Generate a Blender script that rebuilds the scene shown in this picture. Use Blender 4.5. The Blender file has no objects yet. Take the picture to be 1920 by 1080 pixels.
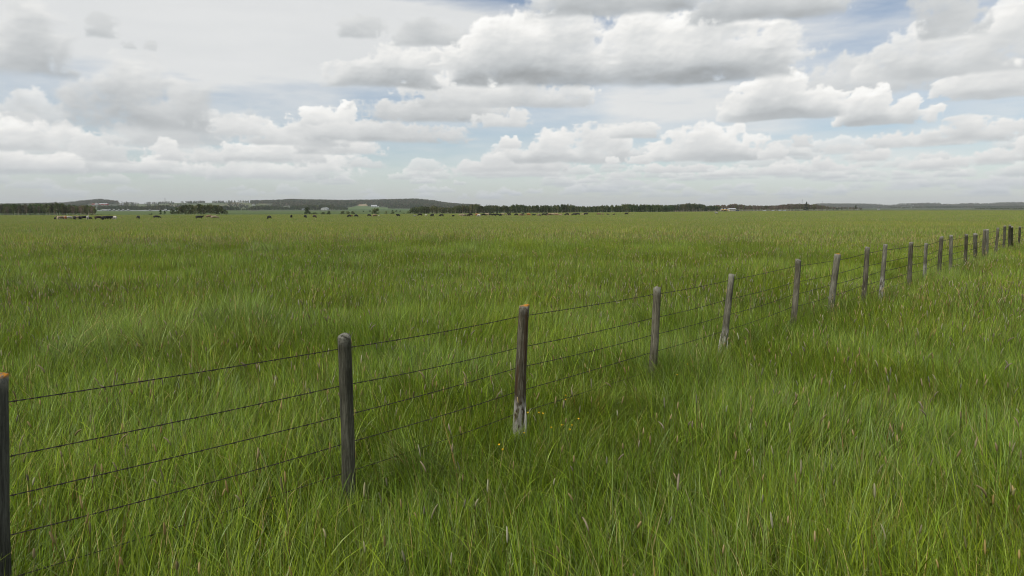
import bpy, bmesh, math, random
import numpy as np
from mathutils import Vector, Matrix
R = math.radians
sc = bpy.context.scene
# ---------------------------------------------------------------- camera
CAM_H = 2.35; FPX = 1280.0                                    # focal length in photo pixels (24 mm on 36 mm)
PITCH = math.atan(150/FPX); CT, ST = math.cos(PITCH), math.sin(PITCH)
cam_d = bpy.data.cameras.new('camera'); cam = bpy.data.objects.new('camera', cam_d); sc.collection.objects.link(cam)
cam_d.sensor_width = 36; cam_d.lens = 24; cam_d.clip_start = .05; cam_d.clip_end = 60000
cam.location = (0, 0, CAM_H); cam.rotation_euler = (R(90)-PITCH, 0, 0); sc.camera = cam
# ---------------------------------------------------------------- exposure
sc.view_settings.view_transform = 'Standard'; sc.view_settings.look = 'None'
sc.view_settings.gamma = 1; sc.view_settings.exposure = 0; sc.view_settings.use_curve_mapping = False
sc.cycles.use_denoising = True; sc.cycles.pixel_filter_type = 'BLACKMAN_HARRIS'; sc.cycles.filter_width = 1.05
sc.cycles.max_bounces = 5; sc.cycles.diffuse_bounces = 3; sc.cycles.glossy_bounces = 2
sc.cycles.transmission_bounces = 3; sc.cycles.transparent_max_bounces = 6; sc.cycles.volume_bounces = 0
SUN_EL, SUN_AZ = 52.0, -128.0                                 # azimuth from the view direction, left behind the camera
# ---------------------------------------------------------------- cloud field (an HDRI of the whole sky, computed here)
def _lat(seed):
    r = np.random.RandomState(seed)
    return r.rand(256, 256).astype(np.float32)
def vnoise(x, y, seed):
    L = _lat(seed)
    xi = np.floor(x).astype(np.int64); yi = np.floor(y).astype(np.int64)
    fx = (x - xi).astype(np.float32); fy = (y - yi).astype(np.float32)
    fx = fx*fx*fx*(fx*(fx*6-15)+10); fy = fy*fy*fy*(fy*(fy*6-15)+10)
    x0 = xi & 255; x1 = (xi+1) & 255; y0 = yi & 255; y1 = (yi+1) & 255
    a = L[y0, x0]; b = L[y0, x1]; c = L[y1, x0]; d = L[y1, x1]
    return (a + (b-a)*fx)*(1-fy) + (c + (d-c)*fx)*fy          # 0..1
def fbm(x, y, seed, octv=5, gain=.5):
    s = 0; a = 1; t = 0
    for o in range(octv):
        s = s + a*vnoise(x*2.03**o + 17.3*o, y*2.03**o + 9.1*o, seed+o); t += a; a *= gain
    return s/t
def billow(x, y, seed, octv=5, gain=.55):
    s = 0; a = 1; t = 0
    for o in range(octv):
        n = np.abs(2*vnoise(x*2.1**o + 31.7*o, y*2.1**o + 3.3*o, seed+o)-1)
        s = s + a*(1-n)**1.0; t += a; a *= gain
    return s/t                                               # puffs: high = lobe centre
def sstep(a, b, x):
    t = np.clip((x-a)/(b-a), 0, 1); return t*t*(3-2*t)
def box(a, k):
    p = np.pad(a, k, mode='edge'); c = np.cumsum(p, 0); c = np.vstack([np.zeros((1, c.shape[1])), c]); a = (c[2*k+1:]-c[:-2*k-1])/(2*k+1)
    c = np.cumsum(a, 1); c = np.hstack([np.zeros((c.shape[0], 1)), c]); return (c[:, 2*k+1:]-c[:, :-2*k-1])/(2*k+1)
GK = 22.4                                                    # grid units per degree
IW, IH = 4096, 480
EL_LIN, VL = 24.0, .75
def px_to_g(px, py):                                         # direction of a photo pixel as azimuth/elevation grid units
    a = (px-960)/1280.; b = (540-py)/1280.
    x = a; y = CT + b*ST; z = -ST + b*CT
    az = np.degrees(np.arctan2(x, y)); el = np.degrees(np.arctan2(z, np.hypot(x, y)))
    return 960 + az*GK, 390 - el*GK
def make_sky():
    u = (np.arange(IW)+.5)/IW; v = (np.arange(IH)+.5)/IH
    az = (u-.5)*360; el = np.where(v < VL, v/VL*EL_LIN, EL_LIN + (v-VL)/(1-VL)*(90-EL_LIN))
    GX, GY = np.meshgrid(960+az*GK, 390-el*GK); GX = GX.astype(np.float32); GY = GY.astype(np.float32)
    EL = np.repeat(el[:, None], IW, 1).astype(np.float32)
    col = np.zeros((IH, IW), np.float32); alp = np.zeros((IH, IW), np.float32)   # premultiplied brightness, cover
    def over(sl, c, a):
        col[sl] = c*a + col[sl]*(1-a); alp[sl] = a + alp[sl]*(1-a)
    full = (slice(0, IH), slice(0, IW))
    # high thin veil
    st = fbm(GX/420 + .25*fbm(GX/200, GY/60, 5), GY/75, 11, 6, .6)
    st2 = fbm(GX/150+GY/160, GY/26, 21, 5, .6)
    left = sstep(1050, 820, GX + 30*np.sin(GY/30.))*sstep(-200, 60, GX+8000*(GX > 1e9))
    lv = sstep(196, 120, GY)*sstep(1120, 640, GX - (GY-0)*1.2)*sstep(-2500, -900, GX)
    top_blue = sstep(560, 760, GX)*sstep(1060, 960, GX)*sstep(52, 0, GY)
    top_blue2 = sstep(1440, 1600, GX)*sstep(1900, 1760, GX)*sstep(150, 20, GY)*1.3
    veil = .34 + 1.0*(st-.42) + .6*(st2-.5) + .95*lv - 1.25*top_blue - .55*top_blue2
    veil += .35*sstep(1080, 1180, GX)*sstep(1500, 1380, GX)*sstep(150, 190, GY)*sstep(260, 225, GY)
    veil += .30*sstep(380, 440, GX)*sstep(700, 620, GX)*sstep(150, 175, GY)*sstep(250, 232, GY)
    veil -= .0*sstep(410, 460, GX)*sstep(620, 560, GX)*sstep(205, 225, GY)*sstep(260, 235, GY)
    veil += .25*sstep(240, 90, GY)*sstep(1150, 1300, GX)
    veil = np.clip(veil, .16, .97)*sstep(420, 300, GY)
    veil = np.maximum(veil, .0)
    over(full, .85 + .06*(st2-.5) + .04*(st-.5), veil*.95)
    rnd = np.random.RandomState(7)
    def cloud(el_list, base, seed, bright=1., dark=.5, puff=1., soft=1., thick=1., native=False, alpha=1., relief=1., scale=1., lump=.26):
        """union of ellipses (cx, cy, rx, ry) cut by a flat base; photo pixels unless native"""
        E = []
        for cx, cy, rx, ry in el_list:
            if not native:
                x0, y0 = px_to_g(cx, cy); x1, _ = px_to_g(cx+rx, cy); x2, _ = px_to_g(cx-rx, cy); _, y1 = px_to_g(cx, cy-ry); _, y2 = px_to_g(cx, cy+ry)
                E.append((x0, y0, (x1-x2)/2, (y2-y1)/2))
            else: E.append((cx, cy, rx, ry))
        if not native:
            bx = el_list[0][0]; _, base = px_to_g(bx, base)
        E = np.array(E); m = 30 + .25*E[:, 3].max()
        X0 = (E[:, 0]-E[:, 2]).min()-m; X1 = (E[:, 0]+E[:, 2]).max()+m
        Y0 = (E[:, 1]-E[:, 3]).min()-m; Y1 = base+m*.6
        i0 = int(np.clip(((X0-960)/GK/360+.5)*IW, 0, IW-2)); i1 = int(np.clip(((X1-960)/GK/360+.5)*IW, 2, IW))
        rows = np.where((GY[:, 0] > Y0) & (GY[:, 0] < Y1))[0]
        if len(rows) < 3 or i1-i0 < 3: return
        sl = (slice(rows[0], rows[-1]+1), slice(i0, i1))
        x = GX[sl]; y = GY[sl]
        H = max(8., base - (E[:, 1]-E[:, 3]).min())          # cloud height
        s1 = max(9., min(H*.55, 60.))*scale
        wx = (fbm(x/s1, y/s1, seed, 4)-.5)*s1*.9; wy = (fbm(x/s1+50, y/s1+7, seed+9, 4)-.5)*s1*.55
        X = x+wx; Y = y+wy
        F = np.full(x.shape, -9., np.float32)
        for cx, cy, rx, ry in E:
            q = 1-np.sqrt(((X-cx)/rx)**2 + (np.where(Y > cy, .4, 1)*(Y-cy)/ry)**2)
            F = np.maximum(F, q*min(rx, ry))                 # about pixels of depth inside
        bl = billow(x/s1*.9+3, y/s1*1.1, seed+20, 5)
        bl2 = fbm(x/(s1*.35), y/(s1*.3), seed+33, 4)
        F = np.where(F < 0, F*2., F)
        D = F + (bl-.62)*s1*.75*puff + (bl2-.5)*s1*.35
        B = (base - y) + (fbm(x/(s1*1.5), y/(s1*1.2), seed+40, 4)-.5)*s1*.30   # soft flat base
        d = np.minimum(D, B*1.3)
        edge = (2.0+.042*H)*soft
        a = sstep(-edge*.6, edge*1.4, d)*alpha
        wisp = sstep(.35, .8, fbm(x/(s1*.8), y/(s1*.5), seed+60, 5, .6))
        a = np.clip(a*(1-.5*soft*.4*(1-sstep(0, H*.25, d))*(1-wisp)), 0, 1)
        # light comes down through the cloud: depth of cloud above each point (rows run bottom to top)
        dens = np.clip(d/(H*.18), 0, 1)*(.55+.9*bl)
        dy = np.abs(np.gradient(y[:, 0]))[:, None]
        od = np.cumsum((dens*dy)[::-1], 0)[::-1]
        k = max(4, int(.05*H))
        od = .5*od + .25*np.roll(od, k, 1) + .25*np.roll(od, -k, 1)
        od = box(od, 2); od2 = od/(H*.5/thick)
        L = np.exp(-od2**1.15)
        # relief of the puffs, lit from above and a little left
        blo = billow(x/s1*.55+3, y/s1*.75, seed+20, 2, .4)
        hh = blo*s1*.8 + bl*s1*.22 + np.clip(d, 0, H*.35)*.55
        hh = box(hh, max(1, int(s1*.02)))
        gy = np.gradient(hh, axis=0)*(IH*VL/EL_LIN/GK); gx = np.gradient(hh, axis=1)*(IW/360./GK)
        rel = np.tanh((-gy*.8 - gx*-.35)*.42)
        # towards the base darker, in bands
        vb = np.clip((base-y)/H, 0, 1)
        bs = sstep(.34, .04, vb + .10*(blo-.5))*np.clip(od/(H*.35), 0, 1)
        w = np.clip(L*.66 + .34*sstep(0, .9, vb) + rel*.36*relief*(.5+.5*L) - .34*bs, -.12, 1.12)
        c = dark + (bright-dark)*w
        c = c + .05*(fbm(x/(s1*1.2), y/(s1*.35), seed+71, 4)-.5) + lump*(fbm(x/(s1*2.2)+9, y/(s1*.95), seed+81, 5, .6)-.5)*np.clip(H/60, .3, 1)
        over(sl, c, a)
    # fill in the far low cloud bands all round, smaller and fainter towards the horizon
    rr = np.random.RandomState(3)
    def field(n, e0, e1, w0, w1, asp, azr, seed, alpha, keep=None, bright=.86, dark=.62):
        L = []
        for i in range(n):
            e = e0+(e1-e0)*rr.rand(); k = e/12.
            gx = 960 + (azr[0]+(azr[1]-azr[0])*rr.rand())*GK; gy = 390-e*GK
            w = (w0+(w1-w0)*rr.rand())*(.35+k)
            if keep is not None and rr.rand() > keep(gx, gy): continue
            L.append((gy, gx, w))
        L.sort(key=lambda t: -t[0])
        for j, (gy, gx, w) in enumerate(L):
            h = w*asp*(.7+.6*rr.rand())
            els = [(gx, gy-h*.25, w*.5, h*.5), (gx+w*(rr.rand()-.5)*.6, gy-h*.45, w*.26, h*.55), (gx+w*(rr.rand()-.5)*.8, gy-h*.3, w*.2, h*.4)]
            fade = sstep(392, 250, gy)
            b = bright*(.96+.08*fade)*(.95+.08*rr.rand()); dk = dark+(.64-dark)*(1-fade)
            cloud(els, gy, seed+j*7, b, dk, native=True, alpha=alpha*(.7+.3*fade), soft=.8)
    inwin = lambda gx, gy: 1. if not (60 < gx < 1860) else 0.
    field(230, 1.2, 23, 90, 260, .3, (-180, 180), 900, .95, keep=lambda gx, gy: 1. if not (0 < gx < 1920) else 0.)
    # low bands in the view: dense on the left, scattered on the right
    field(150, .5, 4.4, 60, 170, .30, (-41, 41), 2000, .75, keep=lambda gx, gy: .55 if gx < 640 else .8 if gx > 900 else .1, bright=.95, dark=.70)
    field(9, 2.6, 5.6, 110, 240, .36, (-41, -11), 2600, .8, bright=.90, dark=.72)
    field(90, .7, 3.0, 50, 130, .34, (-9, 41), 3300, .8, bright=1.0, dark=.74)
    for a in SKY_CLOUDS: cloud(a[0], a[1], **a[2])
    # haze towards the horizon swallows the lowest clouds
    hz = sstep(3.4, 0., EL)*.42
    hzc = .60
    return col*(1-hz), 1-(1-alp)*(1-hz), hz, alp
C_ = lambda *e: list(e)
SKY_CLOUDS = [
 # low cumulus rows, far first: (ellipses, base, options)
 ([(230,312,140,16),(150,300,60,18),(300,305,50,16)],326, dict(seed=101,bright=.99,dark=.68,soft=.9,alpha=.9)),
 ([(50,306,110,20),(0,296,70,24),(120,300,40,18)],328, dict(seed=102,bright=.99,dark=.67,alpha=.9)),
 ([(440,322,110,12),(380,316,40,12)],334, dict(seed=103,bright=.86,dark=.71,alpha=.8)),
 ([(60,262,130,26),(20,240,60,24),(110,246,50,22),(-30,235,50,28),(150,268,60,18)],286, dict(seed=104,bright=1.02,dark=.68)),
 ([(200,285,70,18),(170,262,30,16)],304, dict(seed=105,bright=.86,dark=.69,alpha=.9)),
 ([(318,286,44,14),(308,272,26,16),(345,292,30,9)],303, dict(seed=106,bright=.93,dark=.74,soft=.8)),
 ([(395,292,40,10),(380,286,20,10)],304, dict(seed=107,bright=.88,dark=.73)),
 ([(520,318,150,18),(420,318,50,12),(600,300,60,16)],338, dict(seed=108,bright=.98,dark=.69,alpha=.8)),
 ([(500,286,90,18),(450,284,40,16),(560,276,60,18)],306, dict(seed=109,bright=1.0,dark=.70,alpha=.95)),
 ([(640,270,70,16),(600,262,50,20),(680,276,40,10)],290, dict(seed=110,bright=.92,dark=.70)),
 ([(550,250,90,20),(500,244,32,20),(600,240,60,22),(470,262,50,12)],274, dict(seed=111,bright=.93,dark=.69)),
 ([(612,218,52,22),(650,206,26,22),(600,212,30,14),(575,226,40,14)],240, dict(seed=112,bright=1.02,dark=.74,soft=.6)),
 ([(700,246,150,20),(640,244,70,16),(800,250,90,14)],268, dict(seed=113,bright=.82,dark=.62,soft=1.3)),
 # middle right low rows
 ([(960,322,120,10),(1020,312,70,8)],332, dict(seed=120,bright=.84,dark=.70,alpha=.75)),
 ([(900,314,60,16),(950,300,60,18),(1000,300,80,14)],324, dict(seed=121,bright=.91,dark=.68,soft=.8)),
 ([(1060,290,110,26),(1040,266,50,26),(1110,258,60,24),(985,296,50,14),(1140,268,40,14)],308, dict(seed=122,bright=.96,dark=.64,soft=.8)),
 ([(955,266,22,12),(965,262,12,10)],278, dict(seed=123,bright=.98,dark=.78,soft=.6)),
 ([(1195,244,44,16),(1215,240,26,12),(1160,250,30,12)],260, dict(seed=124,bright=.95,dark=.70,soft=.8)),
 ([(1148,300,14,9)],309, dict(seed=125,bright=.92,dark=.76,soft=.6)),
 ([(1200,300,26,9),(1215,296,16,8)],308, dict(seed=126,bright=.92,dark=.74,soft=.6)),
 ([(1260,318,50,9),(1232,316,18,10),(1310,314,34,8)],325, dict(seed=127,bright=.90,dark=.71,soft=.8)),
 ([(1170,328,40,7)],335, dict(seed=128,bright=.86,dark=.73,alpha=.8)),
 ([(1180,342,50,6)],348, dict(seed=129,bright=.84,dark=.73,alpha=.8)),
 ([(1320,280,110,26),(1330,252,52,24),(1375,246,22,16),(1290,262,50,20),(1400,270,60,20),(1230,292,40,10)],305, dict(seed=130,bright=1.0,dark=.66,soft=.7)),
 ([(1448,288,32,14),(1455,280,18,12)],300, dict(seed=131,bright=.93,dark=.72)),
 ([(1450,320,50,10),(1475,314,30,9)],330, dict(seed=132,bright=.90,dark=.71)),
 ([(1505,264,24,12)],277, dict(seed=133,bright=.86,dark=.74)),
 ([(1545,308,26,12),(1530,302,14,10),(1580,314,40,8)],322, dict(seed=134,bright=.92,dark=.72)),
 ([(1630,292,40,11),(1650,286,24,10)],303, dict(seed=135,bright=.92,dark=.72)),
 ([(1580,280,60,10)],290, dict(seed=136,bright=.85,dark=.73,alpha=.8)),
 ([(1690,262,70,14),(1670,256,30,12)],277, dict(seed=137,bright=.90,dark=.71)),
 ([(1760,306,60,10),(1800,300,26,9),(1714,310,12,8)],316, dict(seed=138,bright=.92,dark=.72)),
 ([(1830,250,110,20),(1820,232,60,18),(1880,240,70,18),(1760,258,50,12)],268, dict(seed=139,bright=.92,dark=.69)),
 ([(1890,290,60,14),(1850,294,18,10),(1925,270,40,20)],304, dict(seed=140,bright=.92,dark=.71)),
 ([(1860,342,90,8),(1910,336,40,7)],350, dict(seed=141,bright=.88,dark=.73,alpha=.85)),
 ([(1700,352,50,7)],358, dict(seed=142,bright=.84,dark=.73,alpha=.7)),
 # soft grey sheets in the middle height
 ([(820,206,170,20),(900,214,90,14),(740,212,80,14)],230, dict(seed=150,bright=.84,dark=.60,soft=1.2)),
 ([(900,172,150,34),(840,158,60,24),(960,166,60,26),(1050,180,60,20),(1000,190,80,16)],204, dict(seed=151,bright=.94,dark=.70,soft=.9)),
 ([(930,226,60,12),(970,214,20,14)],240, dict(seed=152,bright=.88,dark=.70)),
 ([(1640,140,170,30),(1540,160,70,24),(1600,120,60,24)],178, dict(seed=153,bright=.84,dark=.68,soft=1.5,alpha=.95)),
 ([(1650,212,90,24),(1640,184,44,24),(1700,196,36,24),(1610,196,28,18),(1745,212,30,14)],236, dict(seed=154,bright=1.02,dark=.62,soft=.6)),
 ([(1460,190,115,36),(1465,150,50,32),(1430,172,50,32),(1530,186,60,28)],224, dict(seed=155,bright=1.03,dark=.62,soft=.6)),
 ([(1860,150,110,34),(1840,138,50,26),(1910,136,60,28),(1790,160,40,18)],184, dict(seed=156,bright=.98,dark=.66,soft=.8)),
 ([(1760,110,160,36),(1740,70,70,40),(1850,80,110,60),(1680,110,60,26),(1900,30,60,50),(1640,130,70,16)],146, dict(seed=157,bright=.97,dark=.66,soft=.9)),
 ([(1800,20,64,36),(1760,0,50,30),(1790,45,30,22)],70, dict(seed=158,bright=.72,dark=.66,soft=1.3,relief=.4)),
 # left greys
 ([(290,210,175,38),(250,140,70,40),(350,165,75,50),(150,190,110,24),(430,222,60,22),(200,160,60,30)],250, dict(seed=160,bright=.80,dark=.60,soft=2.2,thick=1.1,lump=.34,relief=1.3)),
 ([(450,236,55,22),(480,224,22,14)],256, dict(seed=161,bright=.90,dark=.72)),
 ([(40,90,100,50),(110,100,42,40),(0,70,90,44),(60,30,80,40)],144, dict(seed=162,bright=.84,dark=.60,soft=1.8,thick=1.1,lump=.34,relief=1.3)),
 ([(195,44,32,22),(180,60,20,12)],72, dict(seed=163,bright=.76,dark=.64,soft=1.2,alpha=.95,relief=.5)),
 ([(240,82,16,7),(282,84,12,8)],92, dict(seed=164,bright=.74,dark=.66,soft=.9,alpha=.9,relief=.3)),
 ([(676,50,42,22),(700,42,26,16)],74, dict(seed=165,bright=.76,dark=.64,soft=1.2,relief=.5)),
 # the big flat based cloud, its left lobe and the dark ones at the top edge
 ([(700,138,110,28),(740,110,44,30),(780,120,60,34),(640,148,50,18)],167, dict(seed=170,bright=.93,dark=.56,soft=.9)),
 ([(790,62,50,28),(840,64,40,22)],88, dict(seed=171,bright=.76,dark=.64,soft=1.3,relief=.5)),
 ([(962,62,46,40),(990,48,30,24),(900,96,60,30)],130, dict(seed=173,bright=1.06,dark=.74,soft=.8)),
 ([(1160,110,330,50),(970,80,100,60),(1080,60,110,44),(1230,70,160,52),(1390,100,110,44),(1460,80,60,36),(900,118,50,36),(1320,60,120,50)],162, dict(seed=172,bright=1.0,dark=.53,soft=1.0,thick=1.2,relief=.85,lump=.40)),
 ([(1130,-20,150,44),(1060,0,90,26),(1220,-16,90,44)],34, dict(seed=174,bright=.80,dark=.58,soft=1.2,thick=1.5,relief=.6)),
 ([(1440,-10,160,44),(1370,10,80,28),(1530,0,80,30)],40, dict(seed=175,bright=.80,dark=.60,soft=1.3,relief=.6)),
]

SKY_K, CLOUD_K, BG = 1.0, 9.6, .10
col, alp, hzl, alc = make_sky()
img = bpy.data.images.new('cloud_field', IW, IH, alpha=False, float_buffer=True)
img.colorspace_settings.name = 'Non-Color'
buf = np.ones((IH, IW, 4), np.float32); buf[..., 0] = col; buf[..., 1] = alp; buf[..., 2] = hzl
img.pixels.foreach_set(buf.ravel()); img.update(); img.pack()
world = bpy.data.worlds.new('World'); sc.world = world; world.use_nodes = True
nt = world.node_tree; nt.nodes.clear()
def N(t, **k):
    n = nt.nodes.new(t)
    for a, b in k.items(): setattr(n, a, b)
    return n
def M(op, a, b=None, c=None):
    n = N('ShaderNodeMath', operation=op)
    for i, v in enumerate((a, b, c)):
        if v is None: continue
        if isinstance(v, (int, float)): n.inputs[i].default_value = v
        else: nt.links.new(v, n.inputs[i])
    return n.outputs[0]
tc = N('ShaderNodeTexCoord'); nv = N('ShaderNodeVectorMath', operation='NORMALIZE'); nt.links.new(tc.outputs['Generated'], nv.inputs[0])
sx = N('ShaderNodeSeparateXYZ'); nt.links.new(nv.outputs[0], sx.inputs[0])
az_ = M('ARCTAN2', sx.outputs[0], sx.outputs[1]); el_ = M('MULTIPLY', M('ARCSINE', sx.outputs[2]), 180/math.pi)
u_ = M('ADD', M('MULTIPLY', az_, 1/(2*math.pi)), .5)
v_ = M('ADD', M('MULTIPLY', M('MINIMUM', M('MAXIMUM', el_, 0.), EL_LIN), VL/EL_LIN), M('MULTIPLY', M('MAXIMUM', M('SUBTRACT', el_, EL_LIN), 0.), (1-VL)/(90-EL_LIN)))
cx = N('ShaderNodeCombineXYZ'); nt.links.new(u_, cx.inputs[0]); nt.links.new(v_, cx.inputs[1])
it = N('ShaderNodeTexImage', image=img, extension='EXTEND', interpolation='Linear'); nt.links.new(cx.outputs[0], it.inputs[0])
sp = N('ShaderNodeSeparateColor'); nt.links.new(it.outputs[0], sp.inputs[0])
sky = N('ShaderNodeTexSky', sky_type='NISHITA', sun_disc=False, sun_elevation=R(SUN_EL), sun_rotation=R(SUN_AZ), air_density=1.0, dust_density=.5, ozone_density=1.4, altitude=600)
inv = M('MULTIPLY', M('SUBTRACT', 1., sp.outputs[1]), SKY_K)
m1 = N('ShaderNodeVectorMath', operation='SCALE'); nt.links.new(sky.outputs[0], m1.inputs[0]); nt.links.new(inv, m1.inputs[3])
whit = M('DIVIDE', sp.outputs[0], M('MAXIMUM', M('SUBTRACT', sp.outputs[1], sp.outputs[2]), .02))       # lit tops a little warm, undersides cool
mr_ = N('ShaderNodeMapRange'); mr_.inputs[1].default_value = .55; mr_.inputs[2].default_value = .95; nt.links.new(whit, mr_.inputs[0])
tn = N('ShaderNodeMix', data_type='RGBA'); nt.links.new(mr_.outputs[0], tn.inputs[0]); tn.inputs[6].default_value = (CLOUD_K*.94, CLOUD_K*.985, CLOUD_K*1.01, 1); tn.inputs[7].default_value = (CLOUD_K*.99, CLOUD_K*.985, CLOUD_K*.96, 1)
m2 = N('ShaderNodeVectorMath', operation='SCALE'); nt.links.new(tn.outputs[2], m2.inputs[0]); nt.links.new(sp.outputs[0], m2.inputs[3])
m3 = N('ShaderNodeVectorMath', operation='SCALE'); m3.inputs[0].default_value = (3.75, 4.8, 6.05); nt.links.new(sp.outputs[2], m3.inputs[3])
ad = N('ShaderNodeVectorMath', operation='ADD'); nt.links.new(m1.outputs[0], ad.inputs[0]); nt.links.new(m2.outputs[0], ad.inputs[1])
ad2 = N('ShaderNodeVectorMath', operation='ADD'); nt.links.new(ad.outputs[0], ad2.inputs[0]); nt.links.new(m3.outputs[0], ad2.inputs[1]); ad = ad2
bg = N('ShaderNodeBackground'); bg.inputs[1].default_value = BG; nt.links.new(ad.outputs[0], bg.inputs[0])
wo = N('ShaderNodeOutputWorld'); nt.links.new(bg.outputs[0], wo.inputs[0])
world.cycles.sampling_method = 'MANUAL'; world.cycles.sample_map_resolution = 1024
# ---------------------------------------------------------------- sun, veiled by cloud
sd = bpy.data.lights.new('sun', 'SUN'); so = bpy.data.objects.new('sun', sd); sc.collection.objects.link(so)
sd.energy = 2.9; sd.angle = R(5); sd.color = (1, .95, .87)
sdir = Vector((math.sin(R(SUN_AZ))*math.cos(R(SUN_EL)), math.cos(R(SUN_AZ))*math.cos(R(SUN_EL)), math.sin(R(SUN_EL))))
so.rotation_euler = sdir.to_track_quat('Z', 'Y').to_euler(); so.location = (0, -5, 60)
# ---------------------------------------------------------------- helpers
def slope(py):                                               # height gained per metre of depth along a photo row
    b = (540-py)/FPX; return (-ST+b*CT)/(CT+b*ST)
def xslope(px, py):
    b = (540-py)/FPX; return ((px-960)/FPX)/(CT+b*ST)
def at(px, py, D): return Vector((xslope(px, py)*D, D, CAM_H+slope(py)*D))
def Drow(px, row, lo=1600, hi=3600):                          # depth at which the ground shows on a photo row
    for D in np.arange(lo, hi, 15.):
        if row_of(gz(xslope(px, 388)*D, D), D) <= row: return float(D)
    return float(hi)
def pxof(x, y): return 960+FPX*x/y/CT if y > 1e-6 else 960
def row_of(z, D):                                            # photo row of a height at a depth
    m = (z-CAM_H)/D; b = (m*CT+ST)/(CT-m*ST); return 540-b*FPX
def mat(name, rgb=(.5, .5, .5), rough=.8, var=.0, scale=3., spec=.3, stretch=(1, 1, 1), rgb2=None, bump=0., coord='Object'):
    m = bpy.data.materials.new(name); m.use_nodes = True; t = m.node_tree; b = t.nodes['Principled BSDF']
    b.inputs['Roughness'].default_value = rough; b.inputs['Specular IOR Level'].default_value = spec
    tcn = t.nodes.new('ShaderNodeTexCoord'); mp = t.nodes.new('ShaderNodeMapping'); mp.inputs['Scale'].default_value = stretch
    t.links.new(tcn.outputs[coord], mp.inputs[0])
    nz = t.nodes.new('ShaderNodeTexNoise'); nz.inputs['Scale'].default_value = scale; nz.inputs['Detail'].default_value = 6
    t.links.new(mp.outputs[0], nz.inputs[0])
    r = t.nodes.new('ShaderNodeValToRGB'); r.color_ramp.elements[0].position = .3; r.color_ramp.elements[1].position = .7
    a = rgb; c = rgb2 or tuple(min(1, v*(1+var)) for v in rgb)
    if rgb2 is None: a = tuple(v*(1-var) for v in rgb)
    r.color_ramp.elements[0].color = (*a, 1); r.color_ramp.elements[1].color = (*c, 1)
    t.links.new(nz.outputs[0], r.inputs[0]); t.links.new(r.outputs[0], b.inputs['Base Color'])
    if bump:
        bp = t.nodes.new('ShaderNodeBump'); bp.inputs['Strength'].default_value = bump; bp.inputs['Distance'].default_value = .01
        t.links.new(nz.outputs[0], bp.inputs['Height']); t.links.new(bp.outputs[0], b.inputs['Normal'])
    return m
def tag(o, label=None, cat=None, group=None, kind=None):
    if label: o['label'] = label
    if cat: o['category'] = cat
    if group: o['group'] = group
    if kind: o['kind'] = kind
    return o
def link(o, parent=None):
    sc.collection.objects.link(o)
    if parent is not None: o.parent = parent
    return o
def empty(name, loc=(0, 0, 0), rz=0):
    o = bpy.data.objects.new(name, None); o.location = loc; o.rotation_euler.z = rz; o.empty_display_size = .2
    return link(o)
def mesh_np(name, V, F, material=None, smooth=False, colors=None):
    """V (n,3); F (m,k) array of k-gons"""
    me = bpy.data.meshes.new(name); V = np.asarray(V, np.float32); F = np.asarray(F, np.int32); k = F.shape[1]
    me.vertices.add(len(V)); me.vertices.foreach_set('co', V.ravel())
    me.loops.add(F.size); me.loops.foreach_set('vertex_index', F.ravel())
    me.polygons.add(len(F)); me.polygons.foreach_set('loop_start', np.arange(0, F.size, k, dtype=np.int32))
    me.polygons.foreach_set('loop_total', np.full(len(F), k, np.int32))
    me.update(calc_edges=True); me.validate()
    if smooth: me.polygons.foreach_set('use_smooth', np.ones(len(F), bool))
    if colors is not None:
        a = me.color_attributes.new('col', 'FLOAT_COLOR', 'POINT'); c = np.ones((len(V), 4), np.float32); c[:, :3] = colors; a.data.foreach_set('color', c.ravel())
    if material: me.materials.append(material)
    return me
def obj(name, me, parent=None, loc=None):
    o = bpy.data.objects.new(name, me)
    if loc is not None: o.location = loc
    return link(o, parent)
class MB:                                                    # collects simple shapes into one mesh
    def __init__(s): s.v = []; s.f = []
    def box(s, x0, x1, y0, y1, z0, z1):
        n = len(s.v); s.v += [(x, y, z) for z in (z0, z1) for y in (y0, y1) for x in (x0, x1)]
        s.f += [(n, n+2, n+3, n+1), (n+4, n+5, n+7, n+6), (n, n+1, n+5, n+4), (n+2, n+6, n+7, n+3), (n, n+4, n+6, n+2), (n+1, n+3, n+7, n+5)]
    def prism(s, pts, y0, y1):                               # outline in x,z pushed along y
        n = len(s.v); k = len(pts); s.v += [(x, y0, z) for x, z in pts]+[(x, y1, z) for x, z in pts]
        s.f += [tuple(range(n, n+k)), tuple(range(n+2*k-1, n+k-1, -1))]+[(n+(i+1) % k, n+i, n+k+i, n+k+(i+1) % k) for i in range(k)]
    def tube(s, P, rad, sides=6, caps=True):
        P = [Vector(p) for p in P]; rad = rad if hasattr(rad, '__len__') else [rad]*len(P); n0 = len(s.v)
        for i, p in enumerate(P):
            d = (P[min(i+1, len(P)-1)]-P[max(i-1, 0)]).normalized(); a = d.cross(Vector((0, 0, 1)))
            if a.length < .1: a = d.cross(Vector((1, 0, 0)))
            a.normalize(); b = d.cross(a)
            for j in range(sides):
                t = 2*math.pi*j/sides; s.v.append(tuple(p+(a*math.cos(t)+b*math.sin(t))*rad[i]))
        for i in range(len(P)-1):
            for j in range(sides):
                q = n0+i*sides; s.f.append((q+j, q+(j+1) % sides, q+sides+(j+1) % sides, q+sides+j))
        if caps: s.f += [tuple(range(n0+sides-1, n0-1, -1)), tuple(range(n0+(len(P)-1)*sides, n0+len(P)*sides))]
    def build(s, name, material, parent=None, smooth=False, loc=None):
        me = bpy.data.meshes.new(name); me.from_pydata(s.v, [], s.f); me.update(); me.materials.append(material)
        if smooth: me.polygons.foreach_set('use_smooth', [True]*len(me.polygons))
        return obj(name, me, parent, loc)
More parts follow.
